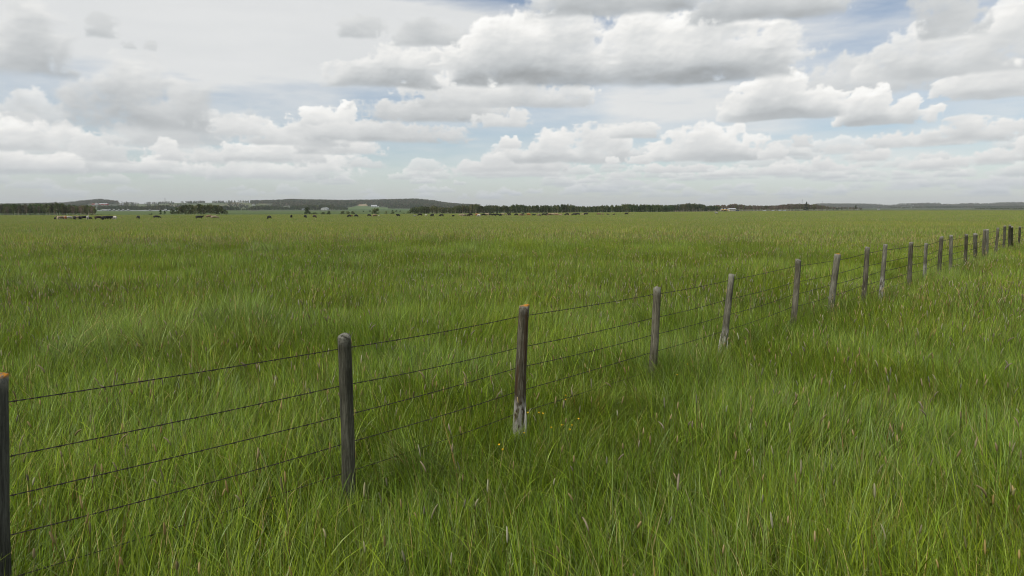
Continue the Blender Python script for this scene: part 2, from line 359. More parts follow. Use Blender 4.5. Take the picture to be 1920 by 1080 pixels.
# ---------------------------------------------------------------- terrain
PXK = np.array([-300, 0, 640, 960, 1280, 1600, 1920, 2200.])
DK = [60, 240, 350, 500, 1500, 2200]
YK = {60: [440.1]*8, 240: [412, 412, 411.2, 411, 410.5, 408, 406, 406], 350: [406.4, 406.4, 405.4, 405.2, 403.5, 401.5, 400.5, 400.5],
      500: [403.4, 403.4, 402.2, 400.4, 398.6, 397, 396, 396], 1500: [395.4, 395.4, 395.2, 394.6, 394, 393.2, 393, 393], 2200: [391, 391, 391, 391.5, 391.8, 391.6, 391.2, 391.2]}
CR_PX = np.array([-300, 0, 60, 120, 150, 190, 215, 245, 290, 320, 420, 480, 520, 545, 600, 640, 700, 780, 815, 835, 860, 900, 1000, 2300.])
CR_Y = np.array([386, 386, 385, 384, 380.5, 377, 380, 383, 382.5, 381, 380, 380, 379, 377.5, 378.5, 379.5, 378.5, 376.8, 380, 383.5, 386, 388, 390.3, 390.5])
C2_PX = np.array([-300, 840, 1300, 1500, 1545, 1600, 1640, 1700, 1740, 1800, 1860, 1900, 1940, 2300.])
C2_Y = np.array([389, 389, 387, 386, 384.6, 385, 385.4, 384.6, 383.5, 383.6, 383, 382, 382.5, 384])
sl_v = np.vectorize(slope)
def ground_z(x, y):
    x = np.atleast_1d(np.asarray(x, float)); y = np.atleast_1d(np.asarray(y, float))
    r = np.hypot(x, y); az = np.clip(np.arctan2(x, y), -R(50), R(50)); D = np.maximum(r*np.cos(az), .01); px = np.clip(960+FPX*np.tan(az)/CT, -300, 2200)
    kn = [(20, np.zeros_like(px))]
    for d in DK: kn.append((d, CAM_H+sl_v(np.interp(px, PXK, YK[d]))*d))
    kn.append((3600, CAM_H+sl_v(np.interp(px, CR_PX, CR_Y))*3600)); kn.append((4300, CAM_H+sl_v(np.full_like(px, 390.6))*4300))
    kn.append((5600, CAM_H+sl_v(np.interp(px, C2_PX, C2_Y))*5600)); kn.append((7000, np.full_like(px, -4.))); kn.append((16000, np.full_like(px, -30.)))
    z = np.zeros_like(px); ld = np.log(D)
    for (d0, z0), (d1, z1) in zip(kn[:-1], kn[1:]):
        m = (D > d0) & (D <= d1); t = (ld-math.log(d0))/(math.log(d1)-math.log(d0)); t = np.clip(t, 0, 1); t = t*t*(3-2*t) if d0 >= 1500 else t
        z = np.where(m, z0+(z1-z0)*t, z)
    z = np.where(D > 16000, -30, z)
    z += .05*np.sin(x*.7+1)*np.cos(y*.55)+.03*np.sin(x*1.9+y*1.3)
    return z
def gz(x, y): return float(ground_z(x, y)[0])
def on_ground(px, D):
    x = (px-960)/FPX*CT*D; x = xslope(px, 392)*D; return Vector((x, D, gz(x, D)))
def edge_D(px): return np.interp(px, [0, 640, 960, 1280, 1600, 1920], [430, 455, 500, 560, 680, 760])
def CLEAR(px, py): return ((px > 649) & (px <= 688) & (py > 390.6-.225*(px-649))) | ((px > 688) & (px < 728) & (py > 387.2+.05*(px-688)))
def build_terrain():
    azs = np.radians(np.concatenate([np.arange(-180, -52, 4), np.arange(-52, 52.01, .25), np.arange(54, 180, 4)]))
    rs = [0, .5]+list(np.arange(1, 24, .6))
    while rs[-1] < 15500: rs.append(rs[-1]*1.022)
    rs = np.array(rs); RR, AA = np.meshgrid(rs, azs, indexing='ij'); X = RR*np.sin(AA); Y = RR*np.cos(AA)
    Z = ground_z(X.ravel(), Y.ravel()).reshape(X.shape)
    ac = np.clip(AA, -R(50), R(50)); D = np.maximum(RR*np.cos(ac), .01); px = 960+FPX*np.tan(ac)/CT
    m = (Z-CAM_H)/D; b = (m*CT+ST)/(CT-m*ST); PY = 540-b*FPX
    n1 = fbm(X/90+50, Y/90+50, 401, 4); n2 = fbm(X/500+90, Y/350+90, 402, 4); n3 = fbm(X/12+90, Y/12+90, 403, 3)
    C = np.zeros(X.shape+(3,))
    C[:] = (.050, .062, .022); C *= (.75+.5*n3)[..., None]
    ed = edge_D(px)
    def put(mask, c, v=.35):
        C[mask] = (np.array(c)*(1-v/2+v*n1[..., None]))[mask]
    put(D > ed-6, (.15, .125, .060)); put(D > ed+16, (.062, .100, .030))                                   # dry margin, then the crop beyond
    put((D > ed+16) & (px > 1240), (.072, .075, .030)); put((D > 1100) & (px > 1240), (.10, .10, .055))
    put((D > ed+60) & (px > 150) & (px < 850), (.070, .104, .028)); put((D > 1300) & (D < 1750) & (px > 470) & (px < 650), (.075, .085, .045))
    put(D > 1600, (.06, .10, .035)); put(D > 2200, (.060, .072, .042), .5)                                  # woodland slopes
    open_ = (D > 2000) & (D < 3800) & (px > 236) & (px < 500) & (n2 > .36); put(open_, (.085, .115, .045))
    put(open_ & (n1 > .58), (.11, .10, .055)); put((D > 2000) & (D < 3800) & (px > 262) & (px < 420) & (PY < 384), (.075, .10, .045))
    put((D > 1900) & (D < 2900) & CLEAR(px, PY), (.085, .13, .045))
    put((D > 1900) & (D < 2900) & (px > 674) & (px < 688) & (PY > 383) & (PY < 385.6), (.30, .23, .15))
    put((D > 4200) & (n2 > .50), (.10, .125, .06)); put((D > 4800) & (D < 5900) & (px > 1764+6*n3) & (px < 1798) & (PY < 384.6+1.2*(n1-.5)), (.60, .54, .06), .2)
    put((D > 4600) & (D < 5400) & (px > 1552) & (px < 1592), (.27, .22, .13)); put((D > 4600) & (px > 1860) & (PY > 384) & (PY < 386), (.09, .14, .05))
    na = len(azs); nr = len(rs); idx = np.arange(nr*na).reshape(nr, na)
    def sheet(i0, i1, name):
        a = idx[i0:i1, :]; a2 = np.concatenate([a, a[:, :1]], 1)
        F = np.stack([a2[:-1, :-1], a2[1:, :-1], a2[1:, 1:], a2[:-1, 1:]], -1).reshape(-1, 4)[:, ::-1]
        used = np.arange(i0*na, i1*na); V = np.stack([X, Y, Z], -1).reshape(-1, 3)[used]; cc = C.reshape(-1, 3)[used]
        return mesh_np(name, V, F-i0*na, M_ground, True, cc)
    k1 = int(np.searchsorted(rs, 1900))
    g = obj('ground', sheet(0, k1+1, 'ground')); tag(g, kind='structure')
    h = obj('hills', sheet(k1, nr, 'hills')); tag(h, kind='structure')
def attr_mat(name, rough=.95, noise=12., amt=.35, bump=0):
    m = bpy.data.materials.new(name); m.use_nodes = True; t = m.node_tree; b = t.nodes['Principled BSDF']
    b.inputs['Roughness'].default_value = rough; b.inputs['Specular IOR Level'].default_value = .1
    a = t.nodes.new('ShaderNodeAttribute'); a.attribute_name = 'col'
    tcn = t.nodes.new('ShaderNodeNewGeometry'); nz = t.nodes.new('ShaderNodeTexNoise'); nz.inputs['Scale'].default_value = noise; nz.inputs['Detail'].default_value = 8; nz.inputs['Roughness'].default_value = .7
    t.links.new(tcn.outputs['Position'], nz.inputs[0])
    mr = t.nodes.new('ShaderNodeMapRange'); mr.inputs[1].default_value = .3; mr.inputs[2].default_value = .7; mr.inputs[3].default_value = 1-amt; mr.inputs[4].default_value = 1+amt
    t.links.new(nz.outputs[0], mr.inputs[0]); vm = t.nodes.new('ShaderNodeVectorMath'); vm.operation = 'SCALE'
    t.links.new(a.outputs['Color'], vm.inputs[0]); t.links.new(mr.outputs[0], vm.inputs[3]); t.links.new(vm.outputs[0], b.inputs['Base Color'])
    return m
M_ground = attr_mat('earth_and_field', noise=.35, amt=.45)
build_terrain()
# ---------------------------------------------------------------- grass
def grass_mat(name, bias=0., gloss=.10, hue=1.0):
    m = bpy.data.materials.new(name); m.use_nodes = True; t = m.node_tree; t.nodes.clear()
    def nn(ty, **k):
        n = t.nodes.new(ty)
        for a, b in k.items(): setattr(n, a, b)
        return n
    at_ = nn('ShaderNodeAttribute', attribute_name='col'); ge = nn('ShaderNodeNewGeometry'); oi = nn('ShaderNodeObjectInfo')
    def noise(scale, lo, hi, det=3, off=0):
        mp = nn('ShaderNodeMapping'); mp.inputs['Scale'].default_value = (1, .8, .02); mp.inputs['Location'].default_value = (off, off*2, 0); t.links.new(ge.outputs['Position'], mp.inputs[0])
        nz = nn('ShaderNodeTexNoise'); nz.inputs['Scale'].default_value = scale; nz.inputs['Detail'].default_value = det; t.links.new(mp.outputs[0], nz.inputs[0])
        mr = nn('ShaderNodeMapRange'); mr.inputs[1].default_value = .35; mr.inputs[2].default_value = .65; mr.inputs[3].default_value = lo; mr.inputs[4].default_value = hi; mr.clamp = True
        t.links.new(nz.outputs[0], mr.inputs[0]); return mr.outputs[0]
    # stands of bluish and of yellowish grass, metres across; larger ones also carry painted cloud shade
    f1 = noise(.42, 0, 1, 4, 3.1); f2 = noise(.035, 0, 1, 3, 11.)
    mixA = nn('ShaderNodeMix', data_type='RGBA'); t.links.new(f1, mixA.inputs[0]); mixA.inputs[6].default_value = (1.10*hue, 1.03, .62, 1); mixA.inputs[7].default_value = (1.0, 1.0, .98, 1)
    mixB = nn('ShaderNodeMix', data_type='RGBA'); t.links.new(f2, mixB.inputs[0]); mixB.inputs[6].default_value = (1.06, 1.06, .95, 1); mixB.inputs[7].default_value = (.93, .97, .98, 1)  # broad stands, plus soft cloud shade put into the blade colour
    mu = nn('ShaderNodeMix', data_type='RGBA', blend_type='MULTIPLY'); mu.inputs[0].default_value = 1; t.links.new(at_.outputs['Color'], mu.inputs[6]); t.links.new(mixA.outputs[2], mu.inputs[7])
    mv = nn('ShaderNodeMix', data_type='RGBA', blend_type='MULTIPLY'); mv.inputs[0].default_value = 1; t.links.new(mu.outputs[2], mv.inputs[6]); t.links.new(mixB.outputs[2], mv.inputs[7])
    di = nn('ShaderNodeBsdfDiffuse'); tr = nn('ShaderNodeBsdfTranslucent'); gl = nn('ShaderNodeBsdfGlossy'); gl.inputs['Roughness'].default_value = .45; gl.inputs['Color'].default_value = (.55, .6, .55, 1)
    t.links.new(mv.outputs[2], di.inputs[0]); t.links.new(mv.outputs[2], tr.inputs[0])
    a = nn('ShaderNodeMixShader'); a.inputs[0].default_value = .28; t.links.new(di.outputs[0], a.inputs[1]); t.links.new(tr.outputs[0], a.inputs[2])
    b = nn('ShaderNodeMixShader'); b.inputs[0].default_value = gloss; t.links.new(a.outputs[0], b.inputs[1]); t.links.new(gl.outputs[0], b.inputs[2])
    o = nn('ShaderNodeOutputMaterial'); t.links.new(b.outputs[0], o.inputs[0]); return m
M_grass = grass_mat('grass_blades', gloss=.045)
G_YEL = np.array((.152, .232, .018)); G_MID = np.array((.098, .182, .020)); G_BLUE = np.array((.128, .192, .060)); G_DRY = np.array((.29, .25, .15)); G_RED = np.array((.16, .10, .05))
def blades(n, size, h0, h1, w0, w1, seg, seed, lean=.35, droop=.35, mix=(.46, .36, .11, .05, .02), clump=0, flat=0., tipc=1.35, var=.5, wind=0., tone=(1, 1, 1)):
    """n grass blades as curved tapering strips: vertices, quads, colours"""
    r = np.random.RandomState(seed)
    bx = (r.rand(n)-.5)*size; by = (r.rand(n)-.5)*size
    ldir = r.rand(n)*2*np.pi
    if clump:
        cc = (r.rand(clump, 2)-.5)*size; k = r.randint(0, clump, n); q = r.rand(n) < .7; sx_, sy_ = r.randn(n)*size*.05, r.randn(n)*size*.05
        bx = np.where(q, cc[k, 0]+sx_, bx); by = np.where(q, cc[k, 1]+sy_, by)
        ldir = np.where(q, np.arctan2(sy_, sx_)+r.randn(n)*.5, ldir)
    wq = r.rand(n) < wind; ldir = np.where(wq, r.randn(n)*.75, ldir)
    h = h0+(h1-h0)*r.beta(2.2, 2.2, n); w = w0+(w1-w0)*r.rand(n)**1.5
    ln = lean*(.25+1.2*r.rand(n)**1.6)*h; dr = droop*r.rand(n)**2
    ln = ln+flat*h*(r.rand(n) < .5)
    wa = ldir+np.pi/2+r.randn(n)*.5
    t = np.linspace(0, 1, seg+1)[None, :]
    cx_ = bx[:, None]+np.cos(ldir)[:, None]*(ln[:, None]*(t*.25+t**2.2*.95)); cy_ = by[:, None]+np.sin(ldir)[:, None]*(ln[:, None]*(t*.25+t**2.2*.95))
    th0 = .06+.30*r.rand(n)*lean; th1 = (.15+droop*2.6*r.rand(n)**1.3)*(.6+.7*lean)                  # each blade bends over more towards its tip
    ang = th0[:, None]+th1[:, None]*(t**1.6)
    dl = np.concatenate([np.zeros((n, 1)), np.repeat((h*1.12)[:, None]/seg, seg, 1)], 1); am = np.concatenate([ang[:, :1], (ang[:, 1:]+ang[:, :-1])/2], 1)
    out = np.cumsum(np.sin(am)*dl, 1); cz = np.maximum(np.cumsum(np.cos(am)*dl, 1), .01)
    cx_ = bx[:, None]+np.cos(ldir)[:, None]*out; cy_ = by[:, None]+np.sin(ldir)[:, None]*out
    wd = (w[:, None]/2)*np.clip(1.05-t**1.7, .04, 1)*(.65+.35*np.sin(np.pi*np.clip(t*1.2, 0, 1)))
    ox = np.cos(wa)[:, None]*wd; oy = np.sin(wa)[:, None]*wd
    V = np.stack([np.stack([cx_-ox, cy_-oy, cz], -1), np.stack([cx_+ox, cy_+oy, cz], -1)], 2)      # n, seg+1, 2, 3
    base = (np.arange(n)*(seg+1)*2)[:, None]; s_ = np.arange(seg)[None, :]*2
    F = np.stack([base+s_, base+s_+1, base+s_+3, base+s_+2], -1).reshape(-1, 4)
    pal = np.stack([G_YEL, G_MID, G_BLUE, G_DRY, G_RED]); p = np.array(mix)/np.sum(mix); k = r.choice(5, n, p=p)
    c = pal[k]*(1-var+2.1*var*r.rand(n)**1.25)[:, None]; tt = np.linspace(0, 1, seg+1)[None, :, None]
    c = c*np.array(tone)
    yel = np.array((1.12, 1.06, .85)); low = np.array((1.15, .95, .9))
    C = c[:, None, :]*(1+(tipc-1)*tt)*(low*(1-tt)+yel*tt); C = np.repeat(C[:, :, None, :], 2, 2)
    return V.reshape(-1, 3), F, C.reshape(-1, 3)
def stalks(n, size, h0, h1, seed, headw=.0055, sides=5, headl=(.045, .095), stemw=.0016, one=False, pal=None):
    """flowering stalks: thin stem with a cylindrical seed head"""
    r = np.random.RandomState(seed); V = []; F = []; C = []
    pal = pal or [((.37, .28, .16), .42), ((.27, .22, .17), .20), ((.34, .32, .24), .26), ((.22, .21, .17), .07), ((.46, .44, .36), .05)]
    pp = np.array([q[1] for q in pal]); pp /= pp.sum()
    for i in range(n):
        b = Vector(((r.rand()-.5)*size, (r.rand()-.5)*size, 0)) if not one else Vector((0, 0, 0)); h = h0+(h1-h0)*r.rand(); a = r.rand()*6.28; l = h*(.03+.22*r.rand()**2)
        d = Vector((math.cos(a), math.sin(a), 0)); hl = headl[0]+(headl[1]-headl[0])*r.rand(); nod = r.rand()**4*1.0
        pts = [b+d*(l*t*t)+Vector((0, 0, h*t)) for t in (0, .35, .7, 1.)]; dirv = (pts[-1]-pts[-2]).normalized()
        rads = [stemw, stemw, stemw*.8, stemw*.7]; cols = [(.10, .15, .035), (.11, .16, .04), (.15, .17, .06), (.20, .17, .08)]
        hc = np.array(pal[r.choice(len(pal), p=pp)][0])*(.8+.4*r.rand()); hw = headw*(.75+.5*r.rand()); p = pts[-1]
        for j, (t, k) in enumerate(((.02, .55), (.25, 1.), (.6, 1.), (.9, .7), (1., .15))):
            dd = (dirv+d*nod*t-Vector((0, 0, nod*t*.7))).normalized(); q = p+dd*hl*t; pts.append(q); rads.append(hw*k); cols.append(tuple(hc*(.85+.25*t)))
        n0 = len(V)
        for j, q in enumerate(pts):
            dd = (pts[min(j+1, len(pts)-1)]-pts[max(j-1, 0)]).normalized(); u = dd.cross(Vector((.3, .9, .1))).normalized(); w = dd.cross(u)
            for s in range(sides):
                g = 6.2832*s/sides; V.append(tuple(q+(u*math.cos(g)+w*math.sin(g))*rads[j])); C.append(cols[j])
        for j in range(len(pts)-1):
            for s in range(sides): q = n0+j*sides; F.append((q+s, q+(s+1) % sides, q+sides+(s+1) % sides, q+sides+s))
    return np.array(V), np.array(F), np.array(C)
def merge(*parts):
    V = []; F = []; C = []; n = 0
    for v, f, c in parts: V.append(v); F.append(f+n); C.append(c); n += len(v)
    return np.concatenate(V), np.concatenate(F), np.concatenate(C)
def scatter_obj(name, pts, variants, rnd, scl=(.85, 1.2), tilt=.06, scale_arr=None, label=None, cat=None, comb=False):
    """one ground-cover object: points that carry instances of the variants"""
    coll = bpy.data.collections.new(name+'_kinds')
    for i, me in enumerate(variants): coll.objects.link(bpy.data.objects.new('%s_kind_%02d' % (name, i), me))
    n = len(pts); me = bpy.data.meshes.new(name); me.vertices.add(n); me.vertices.foreach_set('co', np.asarray(pts, np.float32).ravel())
    a = me.attributes.new('rot', 'FLOAT_VECTOR', 'POINT'); rv = np.zeros((n, 3), np.float32); rv[:, 0] = rnd.randn(n)*tilt; rv[:, 1] = rnd.randn(n)*tilt; rv[:, 2] = rnd.rand(n)*6.2832 if not comb else 2.2+5.5*(fbm(np.asarray(pts)[:, 0]/3.4+70, np.asarray(pts)[:, 1]/3.4+70, 91, 3)-.5)*2+rnd.randn(n)*.35; a.data.foreach_set('vector', rv.ravel())
    s = me.attributes.new('scl', 'FLOAT', 'POINT'); sv = scl[0]+(scl[1]-scl[0])*rnd.rand(n)
    if scale_arr is not None: sv = sv*scale_arr
    s.data.foreach_set('value', sv.astype(np.float32))
    k = me.attributes.new('kind_index', 'INT', 'POINT'); k.data.foreach_set('value', rnd.randint(0, len(variants), n).astype(np.int32))
    o = obj(name, me); g = bpy.data.node_groups.new(name+'_scatter', 'GeometryNodeTree')
    g.interface.new_socket('Geometry', in_out='INPUT', socket_type='NodeSocketGeometry'); g.interface.new_socket('Geometry', in_out='OUTPUT', socket_type='NodeSocketGeometry')
    gi = g.nodes.new('NodeGroupInput'); go = g.nodes.new('NodeGroupOutput'); ip = g.nodes.new('GeometryNodeInstanceOnPoints'); ci = g.nodes.new('GeometryNodeCollectionInfo')
    ci.inputs['Collection'].default_value = coll; ci.inputs['Separate Children'].default_value = True; ci.inputs['Reset Children'].default_value = True
    def na(nm, ty):
        q = g.nodes.new('GeometryNodeInputNamedAttribute'); q.data_type = ty; q.inputs[0].default_value = nm; return q.outputs[0]
    g.links.new(gi.outputs[0], ip.inputs['Points']); g.links.new(ci.outputs[0], ip.inputs['Instance']); ip.inputs['Pick Instance'].default_value = True
    g.links.new(na('kind_index', 'INT'), ip.inputs['Instance Index']); g.links.new(na('rot', 'FLOAT_VECTOR'), ip.inputs['Rotation']); g.links.new(na('scl', 'FLOAT'), ip.inputs['Scale'])
    g.links.new(ip.outputs[0], go.inputs[0]); md = o.modifiers.new('scatter', 'NODES'); md.node_group = g
    return tag(o, label, cat, kind='stuff')
rg = np.random.RandomState(11)
def wedge(r0, r1, step, half=50., jit=.5, ymax=None):
    n = int(2*r1/step)+2; xs = (np.arange(n)-n/2)*step; X, Y = np.meshgrid(xs, xs); X = X.ravel()+rg.uniform(-jit, jit, X.size)*step; Y = Y.ravel()+rg.uniform(-jit, jit, Y.size)*step
    r = np.hypot(X, Y); a = np.degrees(np.arctan2(X, Y)); k = (r > r0) & (r < r1) & (np.abs(a) < half+np.degrees(np.arctan(1.6/np.maximum(r, .5))))
    X, Y = X[k], Y[k]
    e = edge_D(960+FPX*np.tan(np.clip(np.arctan2(X, Y), -R(50), R(50)))/CT); k = Y < e-1
    return X[k], Y[k]
def pts3(X, Y, dz=-.02): return np.stack([X, Y, ground_z(X, Y)+dz], -1)
FL = (-5.557, .893)                                          # the fence line: x = a + b y
def fence_dist(X, Y): return (X-FL[0]-FL[1]*Y)/math.sqrt(1+FL[1]**2)   # right of the line positive
def height_field(X, Y):
    h = .70+.36*fbm(X/2.3+40, Y/2.3+40, 611, 3)
    return h
def gmesh(nm, p): return mesh_np(nm, p[0], p[1], M_grass, False, p[2])
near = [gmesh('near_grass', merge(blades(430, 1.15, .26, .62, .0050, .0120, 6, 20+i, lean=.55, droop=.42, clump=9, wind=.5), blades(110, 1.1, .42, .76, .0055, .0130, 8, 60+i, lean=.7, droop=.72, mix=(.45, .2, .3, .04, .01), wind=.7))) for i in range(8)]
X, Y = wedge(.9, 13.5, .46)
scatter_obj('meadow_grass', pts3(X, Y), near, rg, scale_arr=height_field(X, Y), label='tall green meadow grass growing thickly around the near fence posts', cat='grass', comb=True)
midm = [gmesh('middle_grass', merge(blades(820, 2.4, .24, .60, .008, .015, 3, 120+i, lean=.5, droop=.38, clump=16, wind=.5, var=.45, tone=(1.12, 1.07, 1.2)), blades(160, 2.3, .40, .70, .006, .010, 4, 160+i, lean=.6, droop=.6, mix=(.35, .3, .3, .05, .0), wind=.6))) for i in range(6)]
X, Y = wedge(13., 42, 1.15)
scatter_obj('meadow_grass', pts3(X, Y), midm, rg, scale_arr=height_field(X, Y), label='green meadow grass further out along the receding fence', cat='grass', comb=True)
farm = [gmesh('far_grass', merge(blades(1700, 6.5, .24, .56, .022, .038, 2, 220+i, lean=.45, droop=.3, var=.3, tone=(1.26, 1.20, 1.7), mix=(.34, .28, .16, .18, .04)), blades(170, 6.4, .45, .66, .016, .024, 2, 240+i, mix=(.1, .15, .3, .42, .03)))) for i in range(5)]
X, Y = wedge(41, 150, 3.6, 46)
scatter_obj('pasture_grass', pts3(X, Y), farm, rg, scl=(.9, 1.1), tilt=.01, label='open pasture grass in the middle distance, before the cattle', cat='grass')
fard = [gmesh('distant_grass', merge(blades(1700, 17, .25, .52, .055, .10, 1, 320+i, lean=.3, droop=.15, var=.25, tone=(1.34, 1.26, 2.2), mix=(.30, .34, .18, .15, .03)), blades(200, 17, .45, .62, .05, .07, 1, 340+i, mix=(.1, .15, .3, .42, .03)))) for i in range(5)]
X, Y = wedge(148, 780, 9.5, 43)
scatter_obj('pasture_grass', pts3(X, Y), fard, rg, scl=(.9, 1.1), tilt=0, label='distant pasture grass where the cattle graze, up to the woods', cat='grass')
# flowering stalks
st1 = [gmesh('stalk', stalks(1, 0, .56, .84, 500+i, sides=6, one=True)) for i in range(16)]
X = rg.uniform(-14, 16, 8000); Y = rg.uniform(1.6, 15, 8000); k = (np.abs(X) < Y*.95+1.5) & (fbm(X/1.7+60, Y/1.7+60, 71, 3) > .40); X, Y = X[k], Y[k]
k = rg.rand(len(X)) < np.clip(.50+.02*Y, 0, .7); X, Y = X[k], Y[k]
scatter_obj('foxtail_grass', pts3(X, Y), st1, rg, tilt=.10, label='foxtail grass stalks with tan, purple and silvery cylindrical seed heads', cat='grass')
st2 = [gmesh('stalk_group', stalks(7, 1.6, .52, .76, 560+i, headw=.0062, sides=4, stemw=.002, headl=(.06, .11))) for i in range(8)]
X, Y = wedge(12, 46, .95); k = fbm(X/5+60, Y/5+60, 72, 3) > .42; X, Y = X[k], Y[k]
scatter_obj('foxtail_grass', pts3(X, Y), st2, rg, tilt=.05, label='foxtail seed heads speckling the pasture beyond the fence', cat='grass')
# long lodged tufts of bluish grass
tuft = [gmesh('lodged_tuft', blades(230, .6, .50, .86, .006, .011, 8, 700+i, lean=.9, droop=.75, mix=(.10, .22, .62, .04, .02), clump=3, wind=.6, tone=(1.15, 1.12, 1.0))) for i in range(4)]
TP = []
for px, py, s, n in ((320, 650, 1.5, 22), (385, 610, 1.5, 20), (250, 660, 1.1, 8), (420, 625, 1.1, 8), (1275, 680, .7, 7), (1180, 730, .5, 4), (1315, 655, .6, 4), (60, 530, 2, 8), (1745, 520, 1.6, 6), (1130, 800, .6, 3), (500, 472, 1.4, 7), (830, 447, 1.6, 6), (915, 476, 1.6, 9), (1650, 446, 1.5, 6), (1420, 470, 1.2, 5), (800, 455, 1.2, 4), (1270, 424, 2.2, 8), (150, 470, 1.5, 6), (680, 500, 1., 5)):
    for i in range(n):
        D = (.35-CAM_H)/slope(py); x = xslope(px, py)*D+rg.randn()*s*.5; y = D+rg.randn()*s*.5; TP.append((x, y))
for k in range(120):                                         # rank growth along the foot of the fence
    y = 3. + 34*rg.rand()**1.3; x = FL[0]+FL[1]*y+rg.randn()*.22+.08
    if abs(y-6.1) > .5 and y > 5.3: TP.append((x, y))
for px, py in ((1224, 712), (1355, 650), (1488, 596), (1558, 584), (1620, 549), (1654, 526)):
    D = (.2-CAM_H)/slope(py); x = xslope(px, py)*D
    for k in range(5): TP.append((x+rg.randn()*.13+.05, D+rg.randn()*.10-.16))
TP = np.array(TP)
scatter_obj('lodged_grass', pts3(TP[:, 0], TP[:, 1]), tuft, rg, comb=True, scl=(.8, 1.15), scale_arr=np.where(TP[:, 0] < -1.5, 1.15, .85), label='long bent over tufts of bluish grass among the shorter meadow', cat='grass')
# ---------------------------------------------------------------- the barbed wire fence
def wood_mat(name, dark, mid, light, lichen=0, seed=0., white=0., streak=None, top=1.4):
    m = bpy.data.materials.new(name); m.use_nodes = True; t = m.node_tree; b = t.nodes['Principled BSDF']
    b.inputs['Roughness'].default_value = .9; b.inputs['Specular IOR Level'].default_value = .15
    def nn(ty, **k):
        n = t.nodes.new(ty)
        for a, c in k.items(): setattr(n, a, c)
        return n
    tcn = nn('ShaderNodeTexCoord')
    def noise(scale, st, det=6, rough=.6, dist=0.):
        mp = nn('ShaderNodeMapping'); mp.inputs['Scale'].default_value = st; mp.inputs['Location'].default_value = (seed, seed*.7, seed*1.3); t.links.new(tcn.outputs['Object'], mp.inputs[0])
        nz = nn('ShaderNodeTexNoise'); nz.inputs['Scale'].default_value = scale; nz.inputs['Detail'].default_value = det; nz.inputs['Roughness'].default_value = rough; nz.inputs['Distortion'].default_value = dist
        t.links.new(mp.outputs[0], nz.inputs[0]); return nz.outputs[0]
    grain = noise(9, (12, 12, .55), 8, .7, .6); patch = noise(2.2, (2.2, 2.2, .9), 4); fine = noise(60, (6, 6, .5), 4)
    rp = nn('ShaderNodeValToRGB'); e = rp.color_ramp.elements; e[0].position = .38; e[0].color = (*dark, 1); e[1].position = .64; e[1].color = (*light, 1); q = e.new(.5); q.color = (*mid, 1)
    mx = nn('ShaderNodeMath', operation='MULTIPLY_ADD'); mx.inputs[1].default_value = .62; t.links.new(grain, mx.inputs[0])
    m2_ = nn('ShaderNodeMath', operation='MULTIPLY'); m2_.inputs[1].default_value = .38; t.links.new(patch, m2_.inputs[0]); t.links.new(m2_.outputs[0], mx.inputs[2]); t.links.new(mx.outputs[0], rp.inputs[0])
    cur = rp.outputs[0]
    def layer(fac, colr):
        nonlocal cur
        mi = nn('ShaderNodeMix', data_type='RGBA'); t.links.new(fac, mi.inputs[0]); t.links.new(cur, mi.inputs[6]); mi.inputs[7].default_value = (*colr, 1); cur = mi.outputs[2]
    def ramp(v, lo, hi):
        mr = nn('ShaderNodeMapRange'); mr.inputs[1].default_value = lo; mr.inputs[2].default_value = hi; t.links.new(v, mr.inputs[0]); return mr.outputs[0]
    sxx = nn('ShaderNodeSeparateXYZ'); t.links.new(tcn.outputs['Object'], sxx.inputs[0])
    def mul(a, c_):
        q = nn('ShaderNodeMath', operation='MULTIPLY'); t.links.new(a, q.inputs[0]); t.links.new(c_, q.inputs[1]) if not isinstance(c_, float) else setattr(q.inputs[1], 'default_value', c_); return q.outputs[0]
    layer(ramp(fine, .60, .72), tuple(v*.35 for v in dark))
    if streak: layer(mul(ramp(noise(3, (5, 5, .35), 3), .50, .60), .8), streak)
    layer(mul(ramp(sxx.outputs[2], top-.10, top-.01), ramp(noise(30, (1, 1, 1)), .35, .6)), (.24, .235, .195))
    if white: layer(mul(mul(ramp(sxx.outputs[2], white, white-.12), ramp(noise(8, (3, 3, .8), 3), .46, .54)), .85), (.42, .40, .36))
    if lichen: layer(mul(ramp(sxx.outputs[2], top-.022, top-.006), ramp(noise(45, (1, 1, 1), 3), .38, .5)), (.50, .21, .02))
    t.links.new(cur, b.inputs['Base Color'])
    bp = nn('ShaderNodeBump'); bp.inputs['Strength'].default_value = 1.; bp.inputs['Distance'].default_value = .012; t.links.new(grain, bp.inputs['Height']); t.links.new(bp.outputs[0], b.inputs['Normal'])
    return m
FK = -5.557; FM = .893
def fence_hit(px, py):
    a = (px-960)/FPX; b = (540-py)/FPX; r = Vector((a, CT+b*ST, -ST+b*CT)); t = FK/(r.x-FM*r.y); return Vector((0, 0, CAM_H))+r*t
DG = (.016, .015, .013); MG = (.045, .042, .036); LG = (.105, .098, .084)
